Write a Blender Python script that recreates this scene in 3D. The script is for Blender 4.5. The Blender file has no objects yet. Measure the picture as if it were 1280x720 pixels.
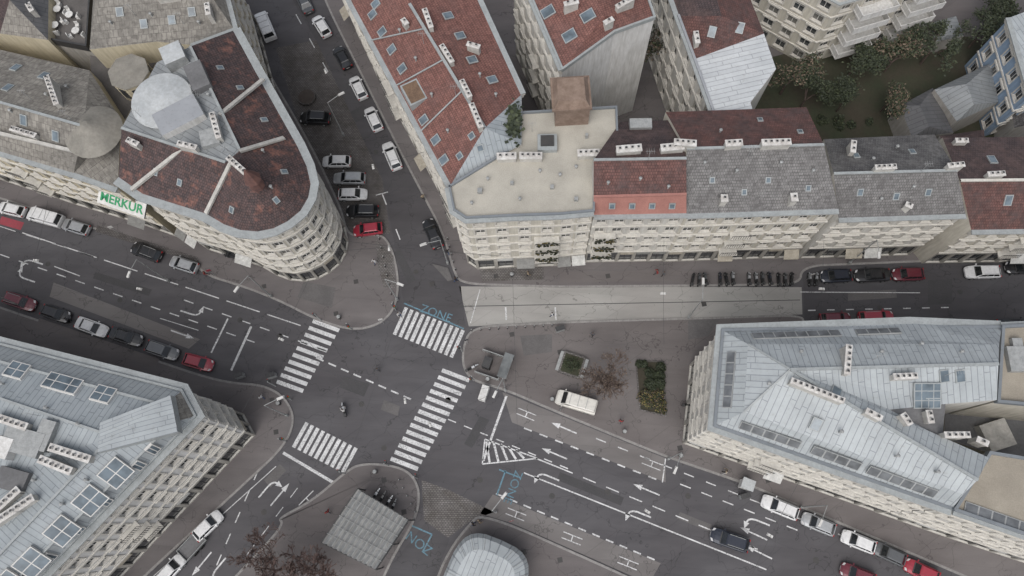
import bpy, math, random
from mathutils import Vector, Matrix
from mathutils.bvhtree import BVHTree
random.seed(7)
scene=bpy.context.scene
# ---------------------------------------------------------------- camera / survey
F=960.0; NX,NY=668.0,655.0; CH=97.0
dn=Vector(((NX-640)/F,-(NY-360)/F,-1)).normalized()
U=-dn; Xc=(Vector((1,0,0))-Vector((1,0,0)).dot(U)*U).normalized(); Yc=U.cross(Xc)
R=Matrix((Xc,Yc,U))
CAM=Vector((0,0,CH))
def ray(px,py): return R@Vector(((px-640)/F,-(py-360)/F,-1))
def P(px,py,z=0.0):
    """aerial survey measurement -> world position on the horizontal plane of height z"""
    d=ray(px,py); t=(z-CH)/d.z
    v=CAM+d*t; v.z=z; return v
def P2(px,py,z=0.0):
    v=P(px,py,z); return Vector((v.x,v.y))
# ---------------------------------------------------------------- materials
MATS={}
def newmat(name):
    m=bpy.data.materials.new(name); m.use_nodes=True
    nt=m.node_tree; b=nt.nodes['Principled BSDF']; return m,nt,b
def N(nt,t,**k):
    n=nt.nodes.new(t)
    for a,v in k.items(): setattr(n,a,v)
    return n
def mixc(nt,f,a,b,mode='MIX'):
    n=N(nt,'ShaderNodeMix',data_type='RGBA',blend_type=mode)
    for s,v in ((0,f),(6,a),(7,b)):
        if isinstance(v,(int,float)): n.inputs[s].default_value=v
        elif isinstance(v,tuple): n.inputs[s].default_value=(v[0],v[1],v[2],1)
        else: nt.links.new(v,n.inputs[s])
    return n.outputs[2]
def noise(nt,vec,scale,detail=4,rough=.55):
    n=N(nt,'ShaderNodeTexNoise'); n.inputs['Scale'].default_value=scale; n.inputs['Detail'].default_value=min(detail,3); n.inputs['Roughness'].default_value=rough
    nt.links.new(vec,n.inputs['Vector']); return n.outputs['Fac']
def ramp(nt,f,a,b):
    n=N(nt,'ShaderNodeMapRange'); n.inputs[1].default_value=a; n.inputs[2].default_value=b
    nt.links.new(f,n.inputs[0]); return n.outputs[0]
def mth(nt,op,a,b=None):
    n=N(nt,'ShaderNodeMath',operation=op)
    for i,v in ((0,a),(1,b)):
        if v is None: continue
        if isinstance(v,(int,float)): n.inputs[i].default_value=v
        else: nt.links.new(v,n.inputs[i])
    return n.outputs[0]
def bump(nt,b,h,s=.3,d=.02):
    n=N(nt,'ShaderNodeBump'); n.inputs['Strength'].default_value=s; n.inputs['Distance'].default_value=d
    nt.links.new(h,n.inputs['Height']); nt.links.new(n.outputs[0],b.inputs['Normal'])
def plain(name,c1,c2=None,scale=.4,rough=.85,fine=6,metal=0,lo=.35,hi=.65,bs=0,streak=False):
    if name in MATS: return MATS[name]
    m,nt,b=newmat(name)
    if c2 is None: c2=tuple(x*.75 for x in c1)
    g=N(nt,'ShaderNodeNewGeometry').outputs['Position']
    f=ramp(nt,noise(nt,g,scale,4,.6),lo,hi)
    c=mixc(nt,f,c1,c2)
    gv=g
    if streak:
        mp=N(nt,'ShaderNodeMapping'); nt.links.new(g,mp.inputs[0]); mp.inputs['Scale'].default_value=(1,1,.12); gv=mp.outputs[0]
    f2=noise(nt,gv,fine,3,.7)
    c=mixc(nt,ramp(nt,f2,.3,.7),c,mixc(nt,1.0,c,(.78,.77,.75) if not streak else (.72,.71,.69),'MULTIPLY'))
    nt.links.new(c,b.inputs['Base Color']); b.inputs['Roughness'].default_value=rough; b.inputs['Metallic'].default_value=metal
    if bs: bump(nt,b,f2,bs,.02)
    MATS[name]=m; return m
def tile(name,c1,c2,c3,ps=.35,bw=.28,rh=.34,lo=.4,hi=.62):
    if name in MATS: return MATS[name]
    m,nt,b=newmat(name)
    uv=N(nt,'ShaderNodeUVMap').outputs[0]; g=N(nt,'ShaderNodeNewGeometry').outputs['Position']
    br=N(nt,'ShaderNodeTexBrick'); nt.links.new(uv,br.inputs['Vector'])
    br.inputs['Scale'].default_value=1; br.inputs['Brick Width'].default_value=bw; br.inputs['Row Height'].default_value=rh
    br.inputs['Mortar Size'].default_value=.03; br.inputs['Mortar Smooth'].default_value=.5; br.inputs['Bias'].default_value=0
    br.inputs['Color1'].default_value=(*c1,1); br.inputs['Color2'].default_value=(*c2,1); br.inputs['Mortar'].default_value=(*[x*.4 for x in c2],1)
    f=ramp(nt,noise(nt,g,ps,4,.7),lo,hi)
    f=mth(nt,'MULTIPLY',f,ramp(nt,noise(nt,g,3.5,3,.8),.25,.6))
    c=mixc(nt,f,br.outputs['Color'],c3)
    v=N(nt,'ShaderNodeTexVoronoi'); v.inputs['Scale'].default_value=2.6; nt.links.new(uv,v.inputs['Vector'])
    sep=N(nt,'ShaderNodeSeparateColor'); nt.links.new(v.outputs['Color'],sep.inputs[0])
    c=mixc(nt,ramp(nt,sep.outputs[0],0,1),c,mixc(nt,1.0,c,(.66,.65,.65),'MULTIPLY'))
    nt.links.new(c,b.inputs['Base Color']); b.inputs['Roughness'].default_value=.85
    bump(nt,b,br.outputs['Fac'],-.5,.03)
    MATS[name]=m; return m
def seam(name,c1,c2,w=.6,rough=.5,metal=.0):
    if name in MATS: return MATS[name]
    m,nt,b=newmat(name)
    uv=N(nt,'ShaderNodeUVMap').outputs[0]; g=N(nt,'ShaderNodeNewGeometry').outputs['Position']
    s=N(nt,'ShaderNodeSeparateXYZ'); nt.links.new(uv,s.inputs[0])
    u=mth(nt,'DIVIDE',s.outputs[0],w); fr=mth(nt,'FRACT',u)
    line=mth(nt,'LESS_THAN',fr,.13)
    wn=N(nt,'ShaderNodeTexWhiteNoise',noise_dimensions='1D'); nt.links.new(mth(nt,'FLOOR',u),wn.inputs['W'])
    j=mth(nt,'LESS_THAN',mth(nt,'FRACT',mth(nt,'ADD',mth(nt,'DIVIDE',s.outputs[1],3.7),wn.outputs[0])),.02)
    f=ramp(nt,noise(nt,g,.35,4,.65),.35,.7)
    c=mixc(nt,f,c1,c2)
    c=mixc(nt,mth(nt,'MULTIPLY',wn.outputs[0],.4),c,mixc(nt,1.0,c,(.75,.75,.77),'MULTIPLY'))
    c=mixc(nt,ramp(nt,noise(nt,g,2.5,4,.8),.55,.8),c,mixc(nt,1.0,c,(.75,.72,.68),'MULTIPLY'))
    c=mixc(nt,mth(nt,'MAXIMUM',line,j),c,mixc(nt,1.0,c,(.6,.6,.62),'MULTIPLY'))
    nt.links.new(c,b.inputs['Base Color']); b.inputs['Roughness'].default_value=rough; b.inputs['Metallic'].default_value=metal
    MATS[name]=m; return m
def asphalt(name,c1,c2,patch=.5):
    m,nt,b=newmat(name)
    g=N(nt,'ShaderNodeNewGeometry').outputs['Position']
    mp=N(nt,'ShaderNodeMapping'); nt.links.new(g,mp.inputs[0]); mp.inputs['Rotation'].default_value=(0,0,math.radians(20)); mp.inputs['Scale'].default_value=(.25,1,1)
    f=ramp(nt,noise(nt,mp.outputs[0],.45,4,.65),.35,.68)
    c=mixc(nt,f,c1,c2)
    c=mixc(nt,ramp(nt,noise(nt,g,.09,4,.5),.35,.65),c,mixc(nt,1.0,c,(.84,.82,.82),'MULTIPLY'))
    br=N(nt,'ShaderNodeTexBrick'); nt.links.new(mp.outputs[0],br.inputs['Vector'])
    br.inputs['Scale'].default_value=1; br.inputs['Brick Width'].default_value=2.6; br.inputs['Row Height'].default_value=3.1; br.inputs['Mortar Size'].default_value=.02
    br.inputs['Color1'].default_value=(1,1,1,1); br.inputs['Color2'].default_value=(1-patch*.5,)*3+(1,); br.inputs['Mortar'].default_value=(.7,.7,.7,1)
    c=mixc(nt,.55,c,mixc(nt,1.0,c,br.outputs['Color'],'MULTIPLY'))
    wv=N(nt,'ShaderNodeVectorMath',operation='ADD'); nt.links.new(g,wv.inputs[0])
    nn=N(nt,'ShaderNodeTexNoise'); nn.inputs['Scale'].default_value=.8; nt.links.new(g,nn.inputs['Vector'])
    sc=N(nt,'ShaderNodeVectorMath',operation='SCALE'); sc.inputs['Scale'].default_value=2.5; nt.links.new(nn.outputs['Color'],sc.inputs[0]); nt.links.new(sc.outputs[0],wv.inputs[1])
    vo=N(nt,'ShaderNodeTexVoronoi',feature='DISTANCE_TO_EDGE'); vo.inputs['Scale'].default_value=.16; nt.links.new(wv.outputs[0],vo.inputs['Vector'])
    cr=mth(nt,'MULTIPLY',mth(nt,'LESS_THAN',vo.outputs['Distance'],.006),.55)
    c=mixc(nt,cr,c,mixc(nt,1.0,c,(.4,.4,.4),'MULTIPLY'))
    v2=N(nt,'ShaderNodeTexVoronoi'); v2.inputs['Scale'].default_value=.9; nt.links.new(g,v2.inputs['Vector'])
    c=mixc(nt,mth(nt,'MULTIPLY',mth(nt,'LESS_THAN',v2.outputs['Distance'],.09),.35),c,mixc(nt,1.0,c,(.45,.45,.45),'MULTIPLY'))
    f2=noise(nt,g,14,3,.8)
    c=mixc(nt,ramp(nt,f2,.3,.7),c,mixc(nt,1.0,c,(.8,.8,.8),'MULTIPLY'))
    nt.links.new(c,b.inputs['Base Color']); b.inputs['Roughness'].default_value=.88
    MATS[name]=m; return m
def cobble(name,c1,c2,size=.22):
    m,nt,b=newmat(name)
    g=N(nt,'ShaderNodeNewGeometry').outputs['Position']
    br=N(nt,'ShaderNodeTexBrick'); nt.links.new(g,br.inputs['Vector'])
    br.inputs['Scale'].default_value=1; br.inputs['Brick Width'].default_value=size*1.6; br.inputs['Row Height'].default_value=size; br.inputs['Mortar Size'].default_value=.03
    br.inputs['Color1'].default_value=(*c1,1); br.inputs['Color2'].default_value=(*c2,1); br.inputs['Mortar'].default_value=(*[x*.45 for x in c2],1)
    c=mixc(nt,ramp(nt,noise(nt,g,.5,4,.6),.35,.65),br.outputs['Color'],mixc(nt,1.0,br.outputs['Color'],(.65,.63,.6),'MULTIPLY'))
    nt.links.new(c,b.inputs['Base Color']); b.inputs['Roughness'].default_value=.9
    MATS[name]=m; return m
def paintmark(name,c,worn,amt=1.0):
    m,nt,b=newmat(name)
    g=N(nt,'ShaderNodeNewGeometry').outputs['Position']
    f=ramp(nt,noise(nt,g,5,4,.8),.50-.1*(amt-1),.66-.1*(amt-1))
    f=mth(nt,'MULTIPLY',f,ramp(nt,noise(nt,g,.25,3,.5),.3-.2*(amt-1),.6-.2*(amt-1)))
    cc=mixc(nt,ramp(nt,noise(nt,g,.6,4,.6),.3,.7),c,tuple(x*.72 for x in c))
    cc=mixc(nt,f,cc,worn)
    nt.links.new(cc,b.inputs['Base Color']); b.inputs['Roughness'].default_value=.7
    MATS[name]=m; return m
def carpaint(name,c,metal=.3):
    if name in MATS: return MATS[name]
    m,nt,b=newmat(name)
    g=N(nt,'ShaderNodeNewGeometry').outputs['Position']
    cc=mixc(nt,ramp(nt,noise(nt,g,3,4,.6),.4,.75),c,tuple(x*.8+.01 for x in c))
    nt.links.new(cc,b.inputs['Base Color']); b.inputs['Roughness'].default_value=.32; b.inputs['Metallic'].default_value=metal
    b.inputs['Coat Weight'].default_value=.6; b.inputs['Coat Roughness'].default_value=.08
    MATS[name]=m; return m
def glassmat(name,c,rough=.08):
    m,nt,b=newmat(name)
    g=N(nt,'ShaderNodeNewGeometry').outputs['Position']
    cc=mixc(nt,ramp(nt,noise(nt,g,.9,2,.5),.35,.65),c,tuple(x*.55 for x in c))
    nt.links.new(cc,b.inputs['Base Color']); b.inputs['Roughness'].default_value=rough; b.inputs['Specular IOR Level'].default_value=.7
    MATS[name]=m; return m
def leafmat(name,c):
    m,nt,b=newmat(name)
    g=N(nt,'ShaderNodeNewGeometry')
    cc=mixc(nt,g.outputs['Random Per Island'],c,tuple(x*.5 for x in c))
    nt.links.new(cc,b.inputs['Base Color']); b.inputs['Roughness'].default_value=.7
    MATS[name]=m; return m

ASPH=asphalt('road_asphalt',(.115,.111,.117),(.087,.084,.09),.3)
ASPH2=asphalt('side_asphalt',(.098,.095,.10),(.076,.073,.078),.3)
WALK=asphalt('pavement_asphalt',(.19,.174,.171),(.152,.139,.138),.4)
PLAZA=asphalt('plaza_paving',(.19,.172,.167),(.157,.142,.138),.25)
CONC=asphalt('bus_lane_concrete',(.41,.40,.378),(.34,.335,.315),.3)
CONC2=asphalt('bus_bay_concrete',(.22,.207,.201),(.18,.17,.165),.35)
COB=cobble('cobblestone',(.155,.144,.14),(.112,.104,.102))
COB2=cobble('granite_setts',(.205,.192,.186),(.145,.136,.132))
KERB=plain('kerb_granite',(.3,.29,.28),(.23,.22,.215),1.5)
PATCH=plain('asphalt_patch',(.06,.059,.062),(.07,.068,.071),.6)
PATCHL=plain('asphalt_patch_light',(.14,.133,.133),(.115,.11,.11),.6)
GROUND=plain('earth',(.09,.085,.075),(.07,.065,.06),.1)
GRASS=plain('grass',(.04,.048,.027),(.055,.047,.033),.25,.95,3)
WHITE=paintmark('white_road_paint',(.70,.70,.70),(.17,.17,.17),1.25)
CYAN=paintmark('blue_road_paint',(.13,.27,.35),(.09,.11,.12),1.5)
REDP=paintmark('red_road_paint',(.35,.05,.07),(.1,.07,.07))
IRON=plain('cast_iron',(.045,.045,.045),(.06,.055,.053),2,.6)
T_RED=tile('roof_tile_red',(.18,.088,.075),(.135,.066,.059),(.085,.058,.056),.45)
T_OR=tile('roof_tile_russet',(.255,.122,.10),(.205,.095,.08),(.14,.08,.072),.3,lo=.45,hi=.75)
T_DK=tile('roof_tile_dark',(.09,.062,.062),(.066,.05,.052),(.115,.076,.07),.35)
T_MOT=tile('roof_tile_mottled',(.12,.075,.07),(.07,.053,.054),(.26,.12,.09),.55,lo=.54,hi=.68)
T_GR=tile('roof_tile_grey',(.25,.243,.238),(.19,.185,.182),(.14,.135,.133),.3)
T_TAN=tile('roof_sheet_tan',(.30,.282,.25),(.24,.225,.2),(.17,.16,.144),.25,.6,.9)
T_CHAR=tile('roof_tile_charcoal',(.125,.121,.121),(.09,.087,.089),(.17,.165,.16),.3)
SALM=plain('roof_salmon_sheet',(.39,.185,.155),(.32,.15,.127),.5,.6)
S_LT=seam('roof_zinc_light',(.40,.43,.44),(.33,.355,.365),.62)
S_WH=seam('roof_zinc_white',(.54,.56,.57),(.45,.47,.48),.6)
S_GR=seam('roof_zinc_grey',(.27,.285,.29),(.21,.222,.228),.6)
S_DK=seam('roof_sheet_dark',(.12,.12,.123),(.09,.09,.093),.6)
S_BL=seam('roof_zinc_bluish',(.34,.37,.385),(.275,.305,.32),.55)
CAPZ=plain('zinc_cap',(.50,.52,.53),(.4,.42,.43),.5,.5,3)
CAPT=plain('tan_sheet_cap',(.27,.255,.225),(.2,.19,.168),.5,.8,3)
SPIR=plain('spire_tile',(.17,.085,.07),(.11,.06,.055),1,.8,5)
GRAV=plain('roof_gravel',(.47,.445,.39),(.39,.37,.325),.35,.95,9,bs=.5)
GRAVT=plain('roof_gravel_tan',(.36,.325,.27),(.295,.265,.22),.35,.95,9,bs=.5)
FLATG=plain('roof_felt_grey',(.18,.18,.185),(.13,.13,.134),.35,.9,4)
TERR=plain('terrace_floor',(.14,.13,.125),(.1,.094,.09),.5)
st_=dict(streak=True)
CREAM=plain('stucco_cream',(.60,.57,.495),(.53,.5,.435),.35,.9,3,**st_)
CREAML=plain('stucco_pale',(.63,.615,.575),(.55,.535,.5),.35,.9,3,**st_)
YELL=plain('stucco_yellow',(.62,.555,.41),(.54,.485,.36),.35,.9,3,**st_)
WHITEW=plain('stucco_white',(.7,.695,.68),(.61,.605,.59),.3,.9,3,**st_)
GREYW=plain('stucco_grey',(.42,.4,.37),(.34,.325,.3),.3,.9,3,**st_)
BLUEW=plain('stucco_blue',(.3,.40,.54),(.25,.34,.46),.3,.9,3,**st_)
GFW=plain('ground_floor_stone',(.42,.4,.36),(.33,.315,.285),.4,.9,3,**st_)
TRIM=plain('stone_trim',(.64,.62,.57),(.55,.53,.49),.8,.8,4)
TRIMG=plain('metal_flashing',(.36,.385,.39),(.3,.32,.325),.8,.5,4)
CHIM=plain('chimney_render',(.56,.545,.51),(.42,.41,.385),.9,.9,4)
CHIMT=plain('chimney_pot',(.68,.67,.65),(.48,.46,.44),1.5,.8,4)
FRAME=plain('window_frame_white',(.7,.69,.67),(.6,.59,.57),1,.5)
FRAMED=plain('window_frame_dark',(.1,.1,.105),(.08,.08,.08),1,.5)
G1=glassmat('window_glass',(.05,.056,.062)); G2=glassmat('window_glass_curtain',(.2,.195,.18),.25); G3=glassmat('skylight_glass',(.15,.19,.22),.12)
G4=glassmat('shopfront_glass',(.07,.075,.08)); G5=glassmat('roof_window_band_glass',(.17,.18,.19),.2)
RUST=plain('rusty_brick',(.27,.2,.16),(.19,.135,.105),.9,.95,4)
WOOD=plain('terrace_wood',(.2,.13,.085),(.14,.09,.06),1.5)
STEEL=plain('galvanised_steel',(.36,.37,.37),(.28,.29,.29),2,.45,6)
DARKM=plain('dark_metal',(.04,.04,.042),(.055,.055,.055),2,.5)
RUB=plain('tyre_rubber',(.018,.018,.018),(.025,.025,.025),3,.9)
CGLASS=glassmat('car_glass',(.018,.021,.024),.06)
LAMPW=plain('headlight',(.7,.7,.72),(.6,.6,.6),3,.15); LAMPR=plain('tail_light',(.4,.02,.02),(.3,.015,.015),3,.2)
BARK=plain('bark',(.11,.08,.068),(.075,.056,.048),2)
L_BR=leafmat('leaves_brown',(.19,.14,.10)); L_BR2=leafmat('leaves_russet',(.15,.105,.085))
L_GR=leafmat('leaves_green',(.065,.08,.038)); L_DG=leafmat('leaves_dark_green',(.038,.05,.027)); L_YE=leafmat('leaves_yellow',(.27,.22,.08))
AWN=[plain('awning_'+n,c,None,2,.8) for n,c in (('beige',(.45,.41,.34)),('grey',(.25,.25,.24)),('white',(.6,.6,.58)))]
# ---------------------------------------------------------------- mesh builder
ROOFV=[];ROOFF=[];BV=[None]
class Part:
    def __init__(s): s.v=[];s.f=[];s.m=[];s.uv=[];s.slots=[]
    def add(s,pts,mat,uv=None):
        if mat not in s.slots: s.slots.append(mat)
        n=len(s.v); s.v+= [tuple(p) for p in pts]; s.f.append(tuple(range(n,n+len(pts)))); s.m.append(s.slots.index(mat))
        s.uv += uv if uv else [(0,0)]*len(pts)
    def mesh(s,name,smooth=False):
        me=bpy.data.meshes.new(name); me.from_pydata(s.v,[],s.f)
        for m in s.slots: me.materials.append(m)
        me.polygons.foreach_set('material_index',s.m)
        l=me.uv_layers.new(name='UVMap'); fl=[c for u in s.uv for c in u]; l.data.foreach_set('uv',fl)
        if smooth: me.polygons.foreach_set('use_smooth',[True]*len(s.f))
        me.update(); return me
    def box(s,c,ax,sx,sy,z0,z1,mat,top=None,taper=1.0):
        ax=Vector((ax[0],ax[1])).normalized(); ay=Vector((-ax.y,ax.x)); c=Vector((c[0],c[1]))
        def q(k,z): return [Vector((*(c+ax*(a*sx/2*k)+ay*(b*sy/2*k)),z)) for a,b in ((-1,-1),(1,-1),(1,1),(-1,1))]
        lo=q(1,z0);hi=q(taper,z1)
        for i in range(4):
            j=(i+1)%4; s.add([lo[i],lo[j],hi[j],hi[i]],mat)
        s.add(hi,top or mat); s.add(lo[::-1],mat)
    def cyl(s,c,r0,r1,z0,z1,mat,n=10,cap=True):
        a=[Vector((c[0]+r0*math.cos(2*math.pi*i/n),c[1]+r0*math.sin(2*math.pi*i/n),z0)) for i in range(n)]
        b=[Vector((c[0]+r1*math.cos(2*math.pi*i/n),c[1]+r1*math.sin(2*math.pi*i/n),z1)) for i in range(n)]
        for i in range(n):
            j=(i+1)%n; s.add([a[i],a[j],b[j],b[i]],mat)
        if cap: s.add(b,mat)
    def tube(s,p,q,r0,r1,mat,n=5):
        p=Vector(p);q=Vector(q); d=(q-p)
        if d.length<1e-5: return
        d.normalize(); a=d.orthogonal().normalized(); b=d.cross(a)
        A=[p+(a*math.cos(2*math.pi*i/n)+b*math.sin(2*math.pi*i/n))*r0 for i in range(n)]
        B=[q+(a*math.cos(2*math.pi*i/n)+b*math.sin(2*math.pi*i/n))*r1 for i in range(n)]
        for i in range(n):
            j=(i+1)%n; s.add([A[i],A[j],B[j],B[i]],mat)
def link(o): scene.collection.objects.link(o); return o
class Obj:
    def __init__(s,name): s.name=name; s.parts={}
    def __getitem__(s,k):
        if k not in s.parts: s.parts[k]=Part()
        return s.parts[k]
    def done(s,smooth=False):
        ks=[k for k in s.parts if s.parts[k].f]
        if len(ks)==1: return link(bpy.data.objects.new(s.name,s.parts[ks[0]].mesh(s.name,smooth)))
        e=link(bpy.data.objects.new(s.name,None)); e.empty_display_size=.5
        for k in ks:
            o=link(bpy.data.objects.new(k,s.parts[k].mesh(k,smooth))); o.parent=e
        return e
def roof(part,pts,mat,eave=0):
    pts=[Vector(p) for p in pts]
    n=Vector((0,0,0))
    for i in range(len(pts)):
        a=pts[i];b=pts[(i+1)%len(pts)]; n+=Vector(((a.y-b.y)*(a.z+b.z),(a.z-b.z)*(a.x+b.x),(a.x-b.x)*(a.y+b.y)))
    if n.z<0: pts=pts[::-1]; n=-n
    n.normalize()
    up=Vector((0,0,1))-n*n.z
    if up.length<.05:
        k=max(range(len(pts)),key=lambda i:(pts[(i+1)%len(pts)]-pts[i]).length)
        u=(pts[(k+1)%len(pts)]-pts[k]).normalized()
    else: u=up.normalized().cross(n)
    v=n.cross(u)
    part.add(pts,mat,[(p.dot(u),p.dot(v)) for p in pts])
    k=len(ROOFV); ROOFV.extend(pts); ROOFF.append(tuple(range(k,k+len(pts)))); BV[0]=None
    return pts
def hit(px,py,z=18):
    if BV[0] is None: BV[0]=BVHTree.FromPolygons(ROOFV,ROOFF)
    l,n,_,_=BV[0].ray_cast(CAM,ray(px,py).normalized())
    if l is None: return P(px,py,z),Vector((0,0,1))
    if n.z<0:n=-n
    return l,n
# ---------------------------------------------------------------- facades
def moulding(T,A,B,mA,mB,o0,o1,zl,zh,mat,fa,fb):
    """band running along a facade, mitred at the corners"""
    def q(X,m,o,z): v=X+m*o; return Vector((v.x,v.y,z))
    T.add([q(A,mA,o1,zl),q(B,mB,o1,zl),q(B,mB,o1,zh),q(A,mA,o1,zh)],mat)
    T.add([q(A,mA,o1,zh),q(B,mB,o1,zh),q(B,mB,o0,zh),q(A,mA,o0,zh)],mat)
    T.add([q(A,mA,o0,zl),q(B,mB,o0,zl),q(B,mB,o1,zl),q(A,mA,o1,zl)],mat)
    if fa: T.add([q(A,mA,o0,zl),q(A,mA,o1,zl),q(A,mA,o1,zh),q(A,mA,o0,zh)],mat)
    if fb: T.add([q(B,mB,o0,zl),q(B,mB,o0,zh),q(B,mB,o1,zh),q(B,mB,o1,zl)],mat)
def facade(b,A,B,z0,z1,n=5,bay=2.6,wall=CREAM,frame=FRAME,trim=TRIM,shop=True,ww=1.15,corn=.45,sur=True,mA=None,mB=None,fa=True,fb=True,bal=True):
    A=Vector((A[0],A[1]));B=Vector((B[0],B[1])); L=(B-A).length
    if L<.6: return
    d=(B-A)/L; nr=Vector((d.y,-d.x)); nb=max(1,round(L/bay)); cw=L/nb
    mA=mA or nr; mB=mB or nr
    W=b['walls'];G=b['windows'];T=b['trim']
    def p(u,z,o=0): q=A+d*u+nr*o; return Vector((q.x,q.y,z))
    gh=4.3 if shop else (z1-z0)/n
    sh=(z1-.5-z0-gh)/(n-1)
    for s in range(n):
        b0=z0 if s==0 else z0+gh+sh*(s-1); b1=z0+gh if s==0 else b0+sh
        if s==n-1: b1=z1
        for k in range(nb):
            u0=k*cw;u1=u0+cw
            isshop=(s==0 and shop)
            wl=GFW if isshop else wall
            w=cw*.8 if isshop else min(ww,cw*.62)
            wz0=b0+(.35 if isshop else .75); wz1=b0+(3.4 if isshop else min(.75+2.0,(b1-b0)-.35)) 
            a0=(u0+u1)/2-w/2;a1=a0+w
            W.add([p(u0,b0),p(u1,b0),p(u1,wz0),p(u0,wz0)],wl)
            W.add([p(u0,wz1),p(u1,wz1),p(u1,b1),p(u0,b1)],wl)
            W.add([p(u0,wz0),p(a0,wz0),p(a0,wz1),p(u0,wz1)],wl)
            W.add([p(a1,wz0),p(u1,wz0),p(u1,wz1),p(a1,wz1)],wl)
            r=-.28
            W.add([p(a0,wz0),p(a1,wz0),p(a1,wz0,r),p(a0,wz0,r)],trim)
            W.add([p(a0,wz1),p(a0,wz1,r),p(a1,wz1,r),p(a1,wz1)],wl)
            W.add([p(a0,wz0),p(a0,wz0,r),p(a0,wz1,r),p(a0,wz1)],wl)
            W.add([p(a1,wz0),p(a1,wz1),p(a1,wz1,r),p(a1,wz0,r)],wl)
            gm=G4 if isshop else (G2 if random.random()<.28 else G1)
            G.add([p(a0,wz0,r),p(a1,wz0,r),p(a1,wz1,r),p(a0,wz1,r)],gm)
            f=.09; ff=r+.06
            fm=FRAMED if isshop else frame
            def strip(x0,x1,y0,y1): G.add([p(x0,y0,ff),p(x1,y0,ff),p(x1,y1,ff),p(x0,y1,ff)],fm)
            strip(a0,a0+f,wz0,wz1);strip(a1-f,a1,wz0,wz1);strip(a0+f,a1-f,wz0,wz0+f);strip(a0+f,a1-f,wz1-f,wz1)
            mid=(a0+a1)/2; strip(mid-f/2,mid+f/2,wz0+f,wz1-f)
            if not isshop:
                y=wz0+(wz1-wz0)*.66; strip(a0+f,mid-f/2,y-f/2,y+f/2); strip(mid+f/2,a1-f,y-f/2,y+f/2)
            c=A+d*mid
            if sur and not isshop:
                T.box(c+nr*.075,d,w+.4,.15,wz0-.18,wz0-.02,trim)
                big=(s in(1,2))
                T.box(c+nr*(.14 if big else .075),d,w+(.55 if big else .3),.28 if big else .15,wz1+.06,wz1+(.3 if big else .2),trim)
                for e in (a0-.12,a1+.12):
                    T.box(A+d*e+nr*.04,d,.16,.09,wz0,wz1+.05,trim)
            if isshop and random.random()<.12:
                am=random.choice(AWN); q=[p(a0-.1,3.6,.02),p(a1+.1,3.6,.02),p(a1+.1,2.9,1.1),p(a0-.1,2.9,1.1)]
                b['awnings'].add(q[::-1],am); b['awnings'].add([q[3],q[2],q[2]-Vector((0,0,.2)),q[3]-Vector((0,0,.2))],am)
            elif isshop and random.random()<.4:
                b['shop_fascias'].box(c+nr*.1,d,w,.18,3.55,4.1,random.choice(AWN+[FRAMED,DARKM]))
            if bal and nb>6 and k%7==3 and 1<=s<=3:
                zb=b0+.35
                T.box(c+nr*.5,d,w+1.1,1.0,zb-.15,zb,trim)
                T.box(c+nr*.98,d,w+1.1,.05,zb+.95,zb+1.0,DARKM)
                for t in range(9): T.box(c+nr*.98+d*((t/8-.5)*(w+1.05)),d,.04,.04,zb,zb+.95,DARKM)
        if s>0: moulding(T,A,B,mA,mB,-.01,.16,b0-.12,b0+.1,trim,fa,fb)
    moulding(T,A,B,mA,mB,-.01,corn,z1-.4,z1-.1,trim,fa,fb)
    moulding(T,A,B,mA,mB,-.01,corn*.6,z1-.8,z1-.4,trim,fa,fb)
    moulding(T,A,B,mA,mB,-.12,corn+.08,z1-.1,z1+.05,TRIMG,fa,fb)
def building(name,pts,faces,fac={},wall=CREAM,z0=.1,b=None,**kw):
    """pts: (px,py,z) survey points of the roof; faces: (indices,material)"""
    b=b or Obj(name)
    W=[P(*p) for p in pts]; edges={}
    for idx,mat in faces:
        a=0
        for i in range(len(idx)):
            p=W[idx[i]];q=W[idx[(i+1)%len(idx)]]; a+=p.x*q.y-q.x*p.y
        if a<0: idx=idx[::-1]
        roof(b['roof'],[W[i] for i in idx],mat)
        for i in range(len(idx)):
            edges[(idx[i],idx[(i+1)%len(idx)])]=1
    fk={}
    for k,v in fac.items(): fk[frozenset(k)]=v
    be=[e for e in edges if (e[1],e[0]) not in edges]
    fe=[e for e in be if frozenset(e) in fk]
    def nrm(e):
        d=W[e[1]]-W[e[0]]; d=Vector((d.x,d.y)).normalized(); return Vector((d.y,-d.x))
    def mit(v,own):
        for e in fe:
            if v in e and frozenset(e)!=frozenset(own) and abs(min(W[e[0]].z,W[e[1]].z)-min(W[own[0]].z,W[own[1]].z))<.05:
                a=nrm(e);c=nrm(own); m=a+c
                return (m/max(m.length_squared/2,.3)),False
        return nrm(own),True
    for (i,j) in be:
        A,B=W[i],W[j]
        key=frozenset((i,j))
        if key in fk:
            o=dict(wall=wall); o.update(kw); o.update(fk[key] or {})
            o['mA'],o['fa']=mit(i,(i,j)); o['mB'],o['fb']=mit(j,(i,j))
            zt=min(A.z,B.z); facade(b,A,B,z0,zt,**o)
            if abs(A.z-B.z)>.05: b['walls'].add([Vector((A.x,A.y,zt)),Vector((B.x,B.y,zt)),B if B.z>A.z else A],wall)
        else:
            b['walls'].add([Vector((A.x,A.y,z0)),Vector((B.x,B.y,z0)),B,A],wall)
    return b
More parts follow.
